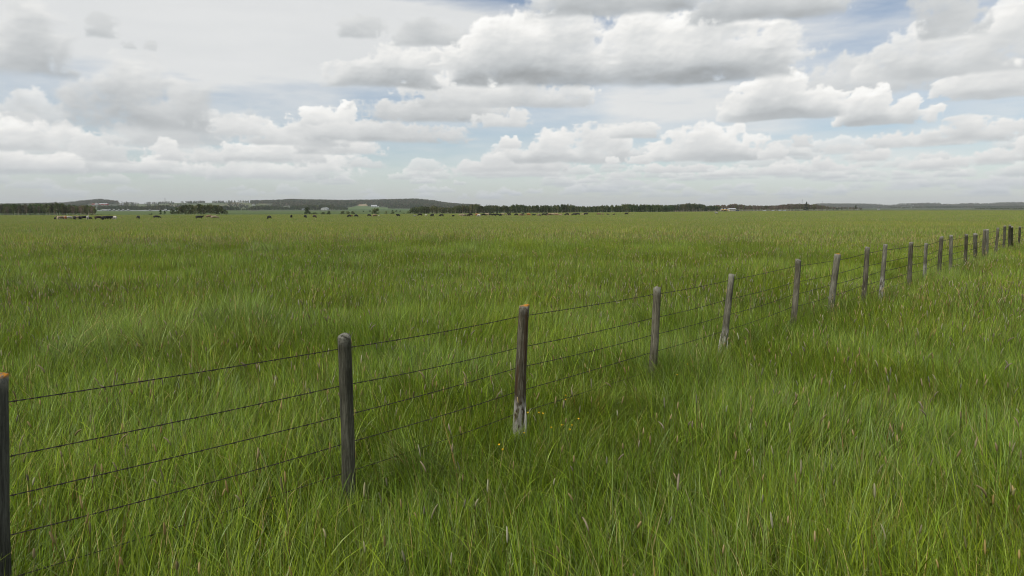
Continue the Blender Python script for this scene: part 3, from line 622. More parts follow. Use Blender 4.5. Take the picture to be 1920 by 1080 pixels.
# top px, top py, foot px, foot py, diameter, (dark, mid, light), options, label
POSTS = [
 (-3, 703, -3, 1130, .098, 0, dict(lichen=1), 'grey post cut by the left edge, orange lichen on its top'),
 (648, 626, 652, 925, .100, 1, dict(dome=.5), 'dark round post with a rounded pale grey top, nearest whole post'),
 (984, 572, 972, 830, .108, 2, dict(lichen=1, streak=(.060, .032, .016), white=.72, flare=.012, splint=[(-1, .22, .62, .017), (1, .30, .56, .012)], taper=.30, wob=2.2, dome=.03), 'dark brown post with orange lichen top and bare white wood at its foot'),
 (1231, 540, 1224, 712, .092, 3, dict(notch=1, taper=.15, wob=1.8, dome=.04), 'brown grained post with a split notched top, fourth from the left'),
 (1373, 514, 1355, 650, .098, 4, dict(white=.8, taper=.2, wob=2., dome=.04, splint=[(-1, .3, .66, .015), (1, .35, .72, .012)]), 'grey brown post leaning right, frayed pale wood at its foot'),
 (1497.5, 486, 1488, 596, .098, 3, dict(), 'slim brown post right of the leaning grey brown one'),
 (1570, 476, 1558, 584, .116, 4, dict(lichen=1), 'thick grey post leaning right with a faint orange top'),
 (1627, 463, 1620, 549, .102, 3, dict(), 'brown post just right of the thick grey leaning post'),
 (1661, 458, 1654, 526, .100, 4, dict(white=.9), 'short grey post with pale peeled patches, leaning right'),
 (1709, 454, 1705, 519, .104, 3, dict(), 'dark brown post standing clear with a pale cap'),
 (1736, 456, 1734, 510, .092, 5, dict(white=.95), 'short pale weathered post, much of its bark peeled'),
 (1765.6, 443, 1761, 510, .108, 3, dict(), 'tall brown post right of the short pale one'),
 (1784, 441, 1781.6, 499, .100, 5, dict(), 'pale grey post beside the tall brown one'),
 (1811.6, 439, 1810, 490, .106, 3, dict(), 'plain upright brown grey post standing alone'),
 (1829, 438, 1828, 481, .128, 4, dict(), 'short thick dark post near the right edge'),
 (1847, 430, 1843, 482, .104, 3, dict(), 'dark post, left one of a touching pair'),
 (1851.5, 430, 1850, 478, .104, 5, dict(), 'paler post, right one of the touching pair'),
 (1871, 427, 1867, 473, .108, 3, dict(), 'brown post leaning right, after the touching pair'),
 (1884, 423, 1882, 463, .114, 4, dict(), 'tall grey post near the right edge'),
 (1893.7, 422, 1892.6, 458, .112, 3, dict(), 'front post of the farthest pair'),
 (1897, 425, 1898, 458, .106, 3, dict(), 'rear post of the farthest pair'),
 (1912, 425, 1911, 455, .112, 4, dict(), 'last grey post at the right edge of the view'),
]
PAL = {0: ((.030, .030, .027), (.075, .074, .064), (.13, .13, .115)), 1: ((.024, .023, .016), (.062, .060, .043), (.17, .165, .125)), 2: ((.024, .020, .013), (.082, .070, .046), (.26, .245, .185)),
       3: ((.036, .032, .021), (.112, .101, .070), (.25, .235, .175)), 4: ((.042, .038, .027), (.132, .124, .090), (.29, .28, .215)), 5: ((.058, .053, .039), (.19, .18, .135), (.41, .395, .32))}
fence = empty('barbed_wire_fence', on_ground(650, 4.9)); tag(fence, 'barbed wire fence of weathered round wooden posts running away to the right', 'fence')
F0 = fence.location.copy()
tops = []; M_pale = mat('bare_pale_wood', (.36, .34, .30), .9, rgb2=(.60, .58, .53), scale=6, stretch=(6, 6, 1), bump=.5)
for i, (tx, ty, bx, by, dia, pal, op, lab) in enumerate(POSTS):
    T = fence_hit(tx, ty); B = fence_hit(bx, by); d = (T-B).normalized(); foot = T-d*((T.z+.12)/d.z); L = (T-foot).length
    rr_ = random.Random(40+i); V = []; F = []; ns = 20; nr = 30; rad = dia/2; ph = rr_.random()*6
    dome = op.get('dome', .12); rings = [(k/nr*(L-rad*dome), 1.) for k in range(nr+1)]+[(L-rad*dome*(1-math.sin(a)), math.cos(a)) for a in (.5, .9, 1.25, 1.48)]
    for z, k in rings:
        tt = z/L; fl = 1+op.get('flare', .004)/rad*max(0, 1-tt*2); fl *= 1+op.get('taper', .05)*(.5-tt); wob = op.get('wob', 1.)
        for s in range(ns):
            a = 2*math.pi*s/ns; q = 1+wob*(.035*math.sin(2*a+ph+tt*1.5)+.022*math.sin(5*a+ph*2+tt*4)+.012*math.sin(9*a+tt*9+ph))+.02*wob*math.sin(tt*17+ph+a)
            zz = z
            if k < 1 or tt > .97: zz = z+rad*.16*math.sin(a+ph)+(rad*.35*(1 if math.sin(a-1.2+ph) > .35 else 0) if op.get('notch') else 0)
            V.append((rad*q*k*fl*math.cos(a)+.006*math.sin(tt*5+ph), rad*q*k*fl*math.sin(a)+.006*math.cos(tt*4+ph), zz))
    nrg = len(rings)
    for k in range(nrg-1):
        for s in range(ns): F.append((k*ns+s, k*ns+(s+1) % ns, (k+1)*ns+(s+1) % ns, (k+1)*ns+s))
    me = bpy.data.meshes.new('fence_post'); F.append(tuple(range((nrg-1)*ns, nrg*ns))); me.from_pydata(V, [], F); me.update()
    me.materials.append(wood_mat('weathered_wood_%d' % i, *PAL[pal], lichen=op.get('lichen', 0), seed=i*3.7, white=op.get('white', 0), streak=op.get('streak'), top=L+.006))
    me.polygons.foreach_set('use_smooth', [True]*len(me.polygons))
    o = obj('fence_post', me, fence, foot-F0); o.rotation_euler = d.to_track_quat('Z', 'Y').to_euler(); o['label'] = lab
    tops.append((T, d, rad, o, foot))
    for sx_, z0_, z1_, wd_ in op.get('splint', []):          # pale torn wood standing off at the foot
        sb = MB(); cz = [z0_, z0_+(z1_-z0_)*.35, z0_+(z1_-z0_)*.7, z1_]; off = rad*1.02
        sb.tube([(sx_*(off+.004), -.012, cz[0]), (sx_*(off+.010), -.016, cz[1]), (sx_*(off+.008), -.012, cz[2]), (sx_*(off+.002), -.008, cz[3])], [wd_*.7, wd_, wd_*.75, .001], 6)
        sp_ = sb.build('splinter', M_pale, o, True); sp_['label'] = 'bare white torn wood at the foot of the post'; sp_.rotation_euler.z = 0
M_wire = mat('rusty_dark_wire', (.012, .010, .009), .7, rgb2=(.040, .026, .018), scale=40)
M_staple = mat('galvanised_staple', (.08, .075, .07), .5, .3)
DROP = [.13, .41, .62, .84, 1.06]
ldir = Vector((FM, 1, 0)).normalized(); side = Vector((-1, FM, 0)).normalized()      # towards the field beyond
wr = random.Random(5); rows_ = []
for w in range(5):
    mb = MB(); nodes = []
    order = [k for k in range(len(tops)) if k not in (15, 19)]; order.sort(key=lambda k: tops[k][0].dot(ldir))
    for k in order:
        T, d, rad, o, foot = tops[k]; zt = 1.46-DROP[w]+wr.uniform(-.012, .012)+(T.z-1.46)*.5
        p = foot+d*((zt-foot.z)/d.z)+side*(rad+.004); nodes.append((p, k))
    p0 = nodes[0][0]-ldir*2.6; p1 = nodes[-1][0]+ldir*3.0; path = [p0]+[p for p, _ in nodes]+[p1]
    P = []
    for a, b in zip(path[:-1], path[1:]):
        n = max(2, int((b-a).length/.25)); sag = .012*(b-a).length/2*wr.uniform(.3, 1.3)
        for i in range(n): t = i/n; q = a.lerp(b, t); q.z -= sag*4*t*(1-t); P.append(q)
    P.append(path[-1])
    # two strands twisted round each other, out to the twelfth post, then one line
    L = [0]
    for a, b in zip(P[:-1], P[1:]): L.append(L[-1]+(b-a).length)
    def pos(s):
        i = min(max(int(np.searchsorted(L, s))-1, 0), len(P)-2); t = (s-L[i])/(L[i+1]-L[i]); return P[i].lerp(P[i+1], t)
    near_L = min(L[-1], 16.); st = .012
    for ph in (0, math.pi):
        Q = []; s = 0
        while s < near_L: Q.append(pos(s)+side*math.cos(s*2*math.pi/.075+ph)*.0018+Vector((0, 0, 1))*math.sin(s*2*math.pi/.075+ph)*.0018); s += st
        mb.tube(Q, .0023, 3, False)
    Q = [pos(near_L-.02)]+[pos(s) for s in np.arange(near_L, L[-1], .3)]; mb.tube(Q, .0046, 4, False)
    s = .05
    while s < L[-1]-.1:
        c = pos(s); a0 = wr.random()*6.28; big = 1 if s < 20 else 1.3
        for kx in range(2):
            a = a0+kx*1.3; d2 = (side*math.cos(a)+Vector((0, 0, 1))*math.sin(a)); off = ldir*(.004*(kx*2-1)); sk = ldir*wr.uniform(-.006, .006)
            mb.tube([c+off-d2*.014*big+sk, c+off, c+off+d2*.014*big-sk], [.0008, .0016*big, .0008], 3, False)
        mb.tube([c-ldir*.008, c+ldir*.008], .0042*big, 5)
        s += .105+wr.uniform(-.008, .008)
    mb.v = [tuple(Vector(v)-F0) for v in mb.v]
    o = mb.build('barbed_wire', M_wire, fence); o['label'] = ['top', 'second', 'third', 'fourth', 'lowest'][w]+' strand of barbed wire'
    rows_.append(nodes)
    for p, k in nodes[:8]:                                   # a staple holds each strand to its post
        q = p+side*.0045; sb = MB(); post = tops[k][3]; inv_ = Matrix.Translation(F0) @ Matrix.Translation(post.location) @ post.rotation_euler.to_matrix().to_4x4(); inv_.invert()
        sb.tube([q-Vector((0, 0, .012))-side*.012, q-Vector((0, 0, .011)), q+Vector((0, 0, .011)), q+Vector((0, 0, .012))-side*.012], .0017, 4)
        sb.v = [tuple(inv_ @ Vector(v)) for v in sb.v]; sb.build('staple', M_staple, post)
# ---------------------------------------------------------------- buttercups by the third post
M_petal = mat('yellow_petals', (.80, .50, .01), .5, .15, 30); M_stem = mat('flower_stem', (.07, .12, .03), .7, .2)
M_eye = mat('flower_centre', (.55, .42, .03), .8, .2, 60)
BC = [(993, 775, 1), (1017, 776, 1), (1027, 775, 1.2), (1064, 741, 1), (1059, 749, .9), (1084, 783, 1.), (1038, 803, .9), (1059, 800, 1.2), (1061, 808, 1), (1066, 798, .8), (989, 813, .7), (944, 830, 1), (944, 846, 1), (1286, 683, .9), (1276, 703, .8)]
bc0 = None
for i, (px, py, s) in enumerate(BC):
    D = (.47-CAM_H)/slope(py); x = xslope(px, py)*D; top = Vector((x, D, .47)); g = gz(x, D)
    if bc0 is None:
        e = empty('buttercup'); mb = MB(); mb.tube([(0, 0, 0), (.01, .005, .2), (0, 0, .46)], [.0016, .0014, .0012], 5); mb.build('stem', M_stem, e)
        V = []; F = []
        for k in range(5):
            a = k*1.2566; n = len(V); c, s_ = math.cos(a), math.sin(a)
            for rr2, ww, zz in ((.001, .002, 0), (.006, .0065, .003), (.012, .0075, .007), (.0155, .004, .0105)):
                for sg in (-1, 1): V.append((c*rr2-s_*ww*sg, s_*rr2+c*ww*sg, .46+zz))
            for q in range(3): F.append((n+2*q, n+2*q+1, n+2*q+3, n+2*q+2))
        me = bpy.data.meshes.new('petals'); me.from_pydata(V, [], F); me.materials.append(M_petal); fo = obj('flower', me, e)
        mb = MB(); mb.tube([(0, 0, .459), (0, 0, .464), (0, 0, .467)], [.003, .0035, .001], 6); mb.build('flower_centre', M_eye, fo); bc0 = e
    else:
        e = bc0.copy(); link(e)
        for ch in [c for c in bc0.children]:
            c2 = ch.copy(); link(c2, e)
            for g2 in ch.children: c3 = g2.copy(); link(c3, c2)
    e.location = (x, D, g); e.rotation_euler = (wr.uniform(-.1, .1), wr.uniform(-.1, .1), wr.random()*6); e.scale = (s*.62, s*.62, (.48-g)/.47)
    near3 = px < 1135
    tag(e, 'small yellow buttercup in the grass around the foot of the dark brown post' if near3 else ('small yellow buttercup right of the fourth post, the %s of two' % ('upper' if py < 690 else 'lower')), 'flower', 'yellow buttercups in the fence line grass')
# ---------------------------------------------------------------- trees
def foliage_mat(name):
    m = bpy.data.materials.new(name); m.use_nodes = True; t = m.node_tree; t.nodes.clear()
    a = t.nodes.new('ShaderNodeAttribute'); a.attribute_name = 'col'; di = t.nodes.new('ShaderNodeBsdfDiffuse'); tr = t.nodes.new('ShaderNodeBsdfTranslucent'); mx = t.nodes.new('ShaderNodeMixShader'); o = t.nodes.new('ShaderNodeOutputMaterial')
    g = t.nodes.new('ShaderNodeNewGeometry'); nz = t.nodes.new('ShaderNodeTexNoise'); nz.inputs['Scale'].default_value = .12; t.links.new(g.outputs['Position'], nz.inputs[0])
    mr = t.nodes.new('ShaderNodeMapRange'); mr.inputs[1].default_value = .3; mr.inputs[2].default_value = .7; mr.inputs[3].default_value = .8; mr.inputs[4].default_value = 1.9; t.links.new(nz.outputs[0], mr.inputs[0])
    vm = t.nodes.new('ShaderNodeVectorMath'); vm.operation = 'SCALE'; t.links.new(a.outputs['Color'], vm.inputs[0]); t.links.new(mr.outputs[0], vm.inputs[3])
    
    n3_ = t.nodes.new('ShaderNodeTexNoise'); n3_.inputs['Scale'].default_value = .012; n3_.inputs['Detail'].default_value = 4; t.links.new(g.outputs['Position'], n3_.inputs[0])
    r3_ = t.nodes.new('ShaderNodeValToRGB'); r3_.color_ramp.elements[0].position = .38; r3_.color_ramp.elements[1].position = .62; r3_.color_ramp.elements[0].color = (.78, .92, .82, 1); r3_.color_ramp.elements[1].color = (1.35, 1.12, 1.15, 1); t.links.new(n3_.outputs[0], r3_.inputs[0])
    v3_ = t.nodes.new('ShaderNodeVectorMath'); v3_.operation = 'MULTIPLY'; t.links.new(vm.outputs[0], v3_.inputs[0]); t.links.new(r3_.outputs[0], v3_.inputs[1]); vm = v3_
    t.links.new(vm.outputs[0], di.inputs[0]); t.links.new(vm.outputs[0], tr.inputs[0]); mx.inputs[0].default_value = .25; t.links.new(di.outputs[0], mx.inputs[1]); t.links.new(tr.outputs[0], mx.inputs[2]); t.links.new(mx.outputs[0], o.inputs[0]); return m
M_leaf = foliage_mat('tree_foliage')
def crown(seed, h=8., w=3.2, base=.25, n=420, leaf=.42, kind='round', col_=(.045, .065, .024), bare=0.):
    r = np.random.RandomState(seed); V = []; C = []
    nc = 16 if kind != 'spruce' else 26
    cl = []
    for i in range(nc):
        t = base+(1-base)*r.rand()**.8; a = r.rand()*6.28
        if kind == 'spruce': rr2 = w/2*(1-t)*.95+.1; cl.append((rr2*math.cos(a)*.6, rr2*math.sin(a)*.6, t*h, max(.25, rr2*.7), .5))
        elif kind == 'bush': rr2 = w/2*math.sqrt(max(.02, 1-t*t))*.8; cl.append((rr2*math.cos(a)*r.rand()**.4, rr2*math.sin(a)*r.rand()**.4, t*h*.85, w*.20, h*.20))
        else: rr2 = w/2*math.sin(math.pi*min(.97, max(.12, (t-base)/(1-base)*.8+.18)))*.75; cl.append((rr2*math.cos(a)*r.rand()**.5, rr2*math.sin(a)*r.rand()**.5, t*h*.94, w*.17+.2, w*.19+.15))
    cl = np.array(cl); k = r.randint(0, nc, n); d = r.randn(n, 3); d /= np.linalg.norm(d, axis=1)[:, None]; d *= (r.rand(n)**.45)[:, None]
    P = cl[k, :3]+d*np.stack([cl[k, 3], cl[k, 3], cl[k, 4]], -1)
    u = r.randn(n, 3); u /= np.linalg.norm(u, axis=1)[:, None]; v = np.cross(u, r.randn(n, 3)); v /= np.linalg.norm(v, axis=1)[:, None]
    s = (leaf*(.5+.8*r.rand(n)))[:, None]
    V = np.stack([P-u*s*.5, P+v*s*.32, P+u*s*.5, P-v*s*.32], 1).reshape(-1, 3)
    F = np.arange(4*n).reshape(-1, 4); c = np.array(col_)*(.65+.7*r.rand(n))[:, None]*(.8+.4*r.rand(nc))[k][:, None]
    if bare: q = r.rand(n) < bare; c[q] = np.array((.14, .118, .09))*(.7+.6*r.rand(q.sum()))[:, None]
    return V, F, np.repeat(c, 4, 0)
def trunk(seed, h=8., r0=.13, col_=(.16, .145, .12), limbs=6, base=.25, reach=1.1, sides=5):
    r = random.Random(seed); mb = MB(); lean = r.uniform(-.03, .03)
    P = [(lean*h*t+r.uniform(-.04, .04), r.uniform(-.04, .04), h*t*.93-.2*(t == 0)) for t in (0, .2, .4, .6, .8, 1)]; mb.tube(P, [r0*(1-.85*t) for t in (0, .2, .4, .6, .8, 1)], sides)
    for i in range(limbs):
        t = base+(.92-base)*(i+r.random())/limbs; a = r.random()*6.28; z = h*t*.93; l = reach*(1.1-t)*r.uniform(.7, 1.3)
        mb.tube([(lean*h*t, 0, z), (lean*h*t+math.cos(a)*l*.5, math.sin(a)*l*.5, z+l*.35), (lean*h*t+math.cos(a)*l, math.sin(a)*l, z+l*.9)], [r0*.35, r0*.25, r0*.08], 4)
    V = []; F = []
    for f in mb.f:                                            # quads only for the merged kinds
        if len(f) == 4: F.append(f)
    return np.array(mb.v), np.array(F), np.tile(np.array(col_), (len(mb.v), 1))
def tmesh(nm, p): return mesh_np(nm, p[0], p[1], M_leaf, False, p[2])
ASPEN = [(.078, .104, .036), (.062, .088, .032), (.092, .112, .042), (.055, .080, .032)]
def kinds(nm, n, cols, bare=0., h=8., w=4.4, kind='round', base=.25, trunkc=(.36, .34, .29), nl=420, leaf=.6):
    return [tmesh(nm, merge(crown(900+i*3+len(nm), h, w*(.8+.1*(i % 4)), base, nl, leaf, kind, cols[i % len(cols)], bare), trunk(800+i, h, .12, trunkc, base=base))) for i in range(n)]
K_asp = kinds('aspen', 6, ASPEN, .10, base=.30); K_grey = kinds('grey_aspen', 5, [(.085, .086, .052), (.075, .080, .045), (.100, .090, .060)], .5, base=.30, nl=300)
K_dark = kinds('dark_tree', 4, [(.044, .066, .028), (.054, .078, .032)], 0., base=.10, w=4.8) + kinds('spruce', 3, [(.030, .052, .028)], 0., kind='spruce', base=.08, w=3.4)
K_bush = [tmesh('bush_kind', crown(950+i, 3., 4.2, .0, 260, .42, 'bush', ((.080, .110, .042), (.066, .094, .038), (.105, .135, .062))[i % 3])) for i in range(4)]
rt = np.random.RandomState(23)
def wood(label, px0, px1, D0, depth, prof, ks, step=3.0, thin=1., hmul=1., front_bush=0.):
    """a wood that reads as one mass; prof gives the row of the tree tops in the photo"""
    pts = []; sc_ = []; x0 = xslope(px0, 392)*D0; x1 = xslope(px1, 392)*D0
    ys = np.arange(D0, D0+depth, step)
    for j, y in enumerate(ys):
        for x in np.arange(x0, x1, step):
            xx = x*y/D0+rt.uniform(-.5, .5)*step; yy = y+rt.uniform(-.5, .5)*step; px = pxof(xx, yy)
            if rt.rand() > thin: continue
            g = gz(xx, yy); top = CAM_H+slope(np.interp(px, *zip(*prof)))*yy
            hh = (top-g)*(rt.uniform(.84, 1.03) if rt.rand() < .85 else rt.uniform(.6, .84))*hmul
            if j < 2 and rt.rand() < front_bush: hh *= .5
            if hh < .6: continue
            pts.append((xx, yy, g)); sc_.append(hh/8.)
    return scatter_obj('wood', np.array(pts), ks, rt, scl=(1, 1), tilt=.02, scale_arr=np.array(sc_), label=label, cat='wood')
wood('aspen wood with pale bare trunks at the left edge of the pasture', -190, 182, 440, 46, [(-200, 384), (0, 384), (12, 382.6), (35, 383), (55, 383.6), (68, 382), (90, 382.5), (104, 380), (116, 381.5), (125, 384), (140, 385), (160, 384.5), (172, 385.5), (182, 389), (190, 397)], K_asp+K_grey[:2], 2.9, front_bush=.15)
wood('low scrub at the right tip of the left aspen wood', 172, 194, 436, 12, [(172, 395), (185, 397), (194, 399)], K_bush, 3.)
wood('dark tree belt behind the middle of the cattle herd', 772, 1246, 560, 34, [(765, 392), (775, 388), (790, 387), (800, 386.5), (806, 388), (812, 386), (820, 387), (830, 388.5), (845, 389), (855, 386), (870, 384.5), (880, 386), (884, 383), (892, 383), (905, 386), (915, 384.5), (930, 385.5), (945, 385), (955, 387), (962, 383.5), (976, 383.3), (990, 386), (1010, 385), (1040, 384.5), (1055, 383), (1070, 383.3), (1082, 386.5), (1100, 387), (1125, 385.6), (1140, 384.5), (1160, 384.6), (1170, 382.5), (1190, 383.5), (1215, 383.5), (1230, 384.5), (1246, 385.8)], K_dark[:4]+K_asp[:3], 2.9, front_bush=.3)
wood('low willow scrub along the front of the middle tree belt', 800, 1200, 552, 6, [(780, 396), (850, 396.2), (900, 397), (960, 396), (1000, 394.6), (1080, 395.5), (1150, 396), (1240, 396)], K_bush, 3.4, thin=.45)
wood('mixed tree belt left of the white farm yard', 1225, 1352, 730, 40, [(1225, 384), (1250, 384.5), (1280, 383), (1284, 382), (1292, 381), (1305, 382), (1318, 383), (1326, 385), (1345, 386), (1352, 387)], K_asp+K_dark, 3.6)
wood('dark round clump of trees standing forward of the mixed belt', 1250, 1266, 660, 12, [(1248, 388), (1253, 383.5), (1262, 384.5), (1268, 388)], K_dark[:4], 3.)
wood('greyish bare-topped wood behind and right of the farm yard', 1330, 1556, 905, 50, [(1330, 385.5), (1345, 384), (1366, 383.5), (1372, 381.5), (1384, 382.5), (1400, 384.5), (1440, 385), (1455, 384.5), (1470, 382.6), (1490, 381.6), (1500, 381.8), (1514, 381), (1518, 383.5), (1528, 382), (1534, 384), (1545, 385), (1556, 388.5)], K_grey+K_asp[:1], 4.2, thin=.95)
wood('thin low trees right of the greyish wood', 1552, 1618, 1150, 30, [(1552, 386.5), (1570, 387.6), (1590, 387.4), (1602, 388), (1618, 389)], K_grey+K_dark[:1], 4.6, thin=.8)
wood('dark hedge of scrub before the far hills at the right edge', 1822, 2080, 1500, 26, [(1822, 391.5), (1830, 390.3), (1860, 389.2), (1900, 389.6), (1960, 389.6), (2080, 389.5)], K_dark[:2]+K_asp[:1], 5.)
wood('dark tree belt behind the highway at the left', 186, 330, 1640, 50, [(180, 387), (200, 386), (240, 385.5), (262, 386.5), (290, 385), (312, 384.2), (322, 385.5), (330, 387)], K_dark[:4]+K_asp[:2], 5.6)
wood('dark tree belt left of the white quonset shed', 414, 482, 1620, 50, [(414, 387), (424, 384.8), (444, 387.5), (452, 390), (460, 391), (474, 386.5), (482, 385)], K_dark[:4], 5.2)
wood('dark tree belt below the hill behind the quonset shed', 474, 650, 1700, 46, [(474, 386), (490, 384.8), (515, 386), (522, 388), (545, 388), (552, 385.5), (590, 384), (625, 384), (628, 388), (638, 387), (650, 388.5)], K_dark[:4]+K_asp[:2], 5.4)
wood('bluish far woods below the hills on the right', 1672, 2000, 3300, 120, [(1672, 388), (1690, 387), (1720, 386.6), (1760, 386), (1810, 386.3), (1850, 385.8), (2000, 385.5)], K_dark[:4], 11., thin=.9)
# woodland on the far slopes: crowns over the forest floor
def hill_wood(label, px0, px1, D0, D1, n, h, ks, keep):
    pts = []; s_ = []
    while len(pts) < n:
        D = rt.uniform(D0, D1); px = rt.uniform(px0, px1); x = xslope(px, 385)*D; z = gz(x, D)
        if not keep(px, D, row_of(z, D)): continue
        pts.append((x, D, z)); s_.append(h*rt.uniform(.7, 1.25)/8.)
    return scatter_obj('hillside_wood', np.array(pts), ks, rt, scl=(1, 1), tilt=.02, scale_arr=np.array(s_), label=label, cat='wood')
K_far = [tmesh('far_tree', crown(990+i, 8., 5., .02, 34, 2.4, 'round', ((.055, .076, .038), (.066, .082, .042), (.084, .084, .052), (.046, .066, .036))[i])) for i in range(4)]
def nclear(px, D, py): return not (D < 2950 and bool(CLEAR(px, py+.4))) and not (530 < px < 545 and py > 386)
hill_wood('woodland covering the long hill behind the quonset shed', 470, 900, 2250, 3650, 9000, 10, K_far, lambda px, D, py: nclear(px, D, py) and (px > 512 or py < 382) and not (562 < px < 616 and py > 390))
hill_wood('woodland on the rounded hill behind the left aspen wood', -250, 240, 2250, 3650, 6000, 10, K_far, lambda px, D, py: (px < 222 or py > 383) and not (165 < px < 234 and 383.4 < py < 390.5))
hill_wood('scattered trees on the open slope between the two wooded hills', 236, 512, 2250, 3600, 700, 9, K_far, lambda px, D, py: fbm(np.array([px/14.]), np.array([D/150.]), 78, 3)[0] > .60 or py < 380.6 and fbm(np.array([px/9.]), np.array([.5]), 79, 2)[0] > .5)
hill_wood('blue woodland on the farthest ridge at the right', 1530, 2150, 4350, 5650, 6500, 13, K_far, lambda px, D, py: fbm(np.array([px/46.]), np.array([D/260.]), 77, 2)[0] > .44 and not (1764 < px < 1799 and D > 5050))
# the grove before the crop field: single trees
def leafm(nm, p, mtl=None): return mesh_np(nm, p[0], p[1], mtl or M_leaf, False, p[2])
protos = []
for i in range(5):
    protos.append((leafm('crown', crown(1200+i, 8., 3.6+.3*i, .14, 1000, .5, 'round', ASPEN[i % 4], .08)), leafm('trunk', trunk(1300+i, 8., .11, (.26, .24, .20), 9, .2, 1.2))))
spruce_p = (leafm('crown', crown(1250, 8., 3.0, .06, 1000, .42, 'spruce', (.030, .050, .028))), leafm('trunk', trunk(1350, 8., .12, (.06, .05, .04), 4, .1, .5)))
bushes = [leafm('foliage', crown(1270+i, 3., 4.4, .0, 900, .36, 'bush', ((.072, .102, .040), (.090, .120, .050), (.056, .082, .034))[i])) for i in range(3)]
bstem = leafm('stem', trunk(1280, 2.6, .06, (.10, .085, .065), 7, .1, 1.3))
def tree(px, top, D, pr, label, group=None, cat='tree', name='aspen_tree', wide=1.):
    p = on_ground(px, D); hh = CAM_H+slope(top)*D-p.z; s = hh/8.
    e = empty(name, p, rt.rand()*6.28); e.scale = (s*wide, s*wide, s); obj('crown', pr[0], e); obj('trunk', pr[1], e); tag(e, label, cat, group); return e
GV = [(322, 391, 470), (331, 388, 476), (338, 385.5, 470), (344, 384.2, 474), (350, 384.5, 468), (356, 383.6, 474), (362, 385, 478), (367, 384, 468), (373, 381.8, 474), (379, 384, 470), (384, 384.8, 478), (390, 383, 470), (397, 382, 474), (403, 384, 468), (409, 384.5, 472), (415, 386.5, 470), (421, 391.5, 468), (425, 395, 466), (341, 386, 484), (360, 384, 486), (376, 383.5, 486), (394, 383.5, 486), (406, 385, 484), (326, 393, 464)]
for i, (px, top, D) in enumerate(GV):
    lab = 'green aspen in the thick grove right of the comm mast, inside the clump'
    if px == 373: lab = 'tallest aspen near the middle of the grove in front of the crop field'
    if px == 322: lab = 'small round tree at the left end of the grove'
    if px == 326: lab = 'low bushy tree second from the left in the grove'
    if px == 425: lab = 'lowest scrubby tree at the right tip of the grove'
    if px == 421: lab = 'short tree second from the right tip of the grove'
    if px == 397: lab = 'tall aspen at the right shoulder of the grove'
    if lab.startswith('green'): lab = 'green aspen packed inside the grove in front of the crop field'
    tree(px, top, D, protos[i % 5], lab, 'aspens of the grove', wide=1.35)
tree(300.5, 393.3, 470, protos[1], 'small lone tree in the green crop just left of the grove', None, 'tree', 'lone_tree', 1.5)
tree(308.5, 395, 480, protos[3], 'thin sapling between the lone tree and the grove', None, 'tree', 'sapling', .9)
tree(1511.5, 379, 900, spruce_p, 'tall dark spruce rising above the greyish wood', None, 'tree', 'spruce_tree', 1.9)
tree(1604.5, 384.6, 1080, protos[3], 'dark lone tree at the right end of the thin trees', None, 'tree', 'lone_tree', 1.3)
tree(1526, 382, 900, protos[2], 'tall pale tree just right of the dark spruce', None, 'tree', 'aspen_tree', 1.)
BU = [(205, 400.4, 2.2, 2, 'tiny bush in the crop right of the left aspen wood'), (279, 400.3, 4, 2.6, 'left one of two small bushes left of the lone tree'), (284, 400.3, 4.6, 2.8, 'right one of two small bushes left of the lone tree'),
 (561, 400.2, 3, 1.6, 'tiny bush left of the large round bush'), (566, 400.3, 3, 1.8, 'tiny bush touching the left side of the large round bush'), (577, 400.6, 17, 11.6, 'large round bush below the quonset shed'), (590, 400.6, 11, 4, 'low bush at the right foot of the large round bush'),
 (606, 400.5, 10, 4.4, 'low wide bush below the quonset shed'), (616, 400.5, 9.5, 6, 'round bush beside the low wide one below the quonset shed'), (642.6, 400.4, 11, 6.6, 'round bush standing alone in the middle of the bush row'),
 (652, 400.4, 9, 6, 'left one of a touching pair of bushes in the row'), (661, 400.4, 9.5, 5.8, 'right one of a touching pair of bushes in the row'), (704, 400, 20, 10.8, 'big dome shaped bush below the white hillside shed'),
 (724, 399.8, 7.6, 6, 'small round bush right of the big dome shaped bush'), (737, 399.8, 9.5, 4.4, 'low bush second to the right of the big dome shaped bush'), (757, 399.7, 6, 2.6, 'small flat bush before the tree belt'), (766, 399.7, 9.5, 4.4, 'pale bush at the left end of the tree belt'), (781, 399.7, 11, 4.2, 'wide pale bush at the foot of the tree belt'),
 (850, 399.2, 8, 3.2, 'pale bush at the foot of the tree belt below the striped shed'), (1229, 397.4, 10, 5.4, 'grey green bush right of the middle belt'), (1245, 396.6, 7, 4, 'small bush just left of the dark round clump')]
for i, (px, py, w, h, lab) in enumerate(BU):
    D = 478 if px < 760 else 540
    if px > 1000: D = 640
    p = on_ground(px, D); hm = h*D/FPX*1.25; wm = w*D/FPX
    e = empty('bush', p, rt.rand()*6.28); e.scale = (wm/4.4, wm/4.4, hm/3.); obj('foliage', bushes[i % 3], e); obj('stem', bstem, e); tag(e, lab, 'bush', 'bushes at the far edge of the pasture')
for i, (px, w, h, lab) in enumerate([(681, 3.2, 2, 'tiny dark bush in the far crop left of the other'), (694, 4.5, 2.6, 'dark bush in the far crop above the big dome shaped bush'), (736, 6, 2.8, 'dark bush in the far crop, left of a close pair'), (743, 6, 2.6, 'dark bush in the far crop, right of a close pair'), (750, 4, 2, 'small dark bush right of the close pair in the far crop')]):
    p = on_ground(px, 1000); wm = w/FPX*1000; e = empty('bush', p, i); e.scale = (wm/4.4, wm/4.4, h/FPX*1000/2.6); obj('foliage', bushes[2], e); obj('stem', bstem, e); tag(e, lab, 'bush', 'bushes out in the far crop')
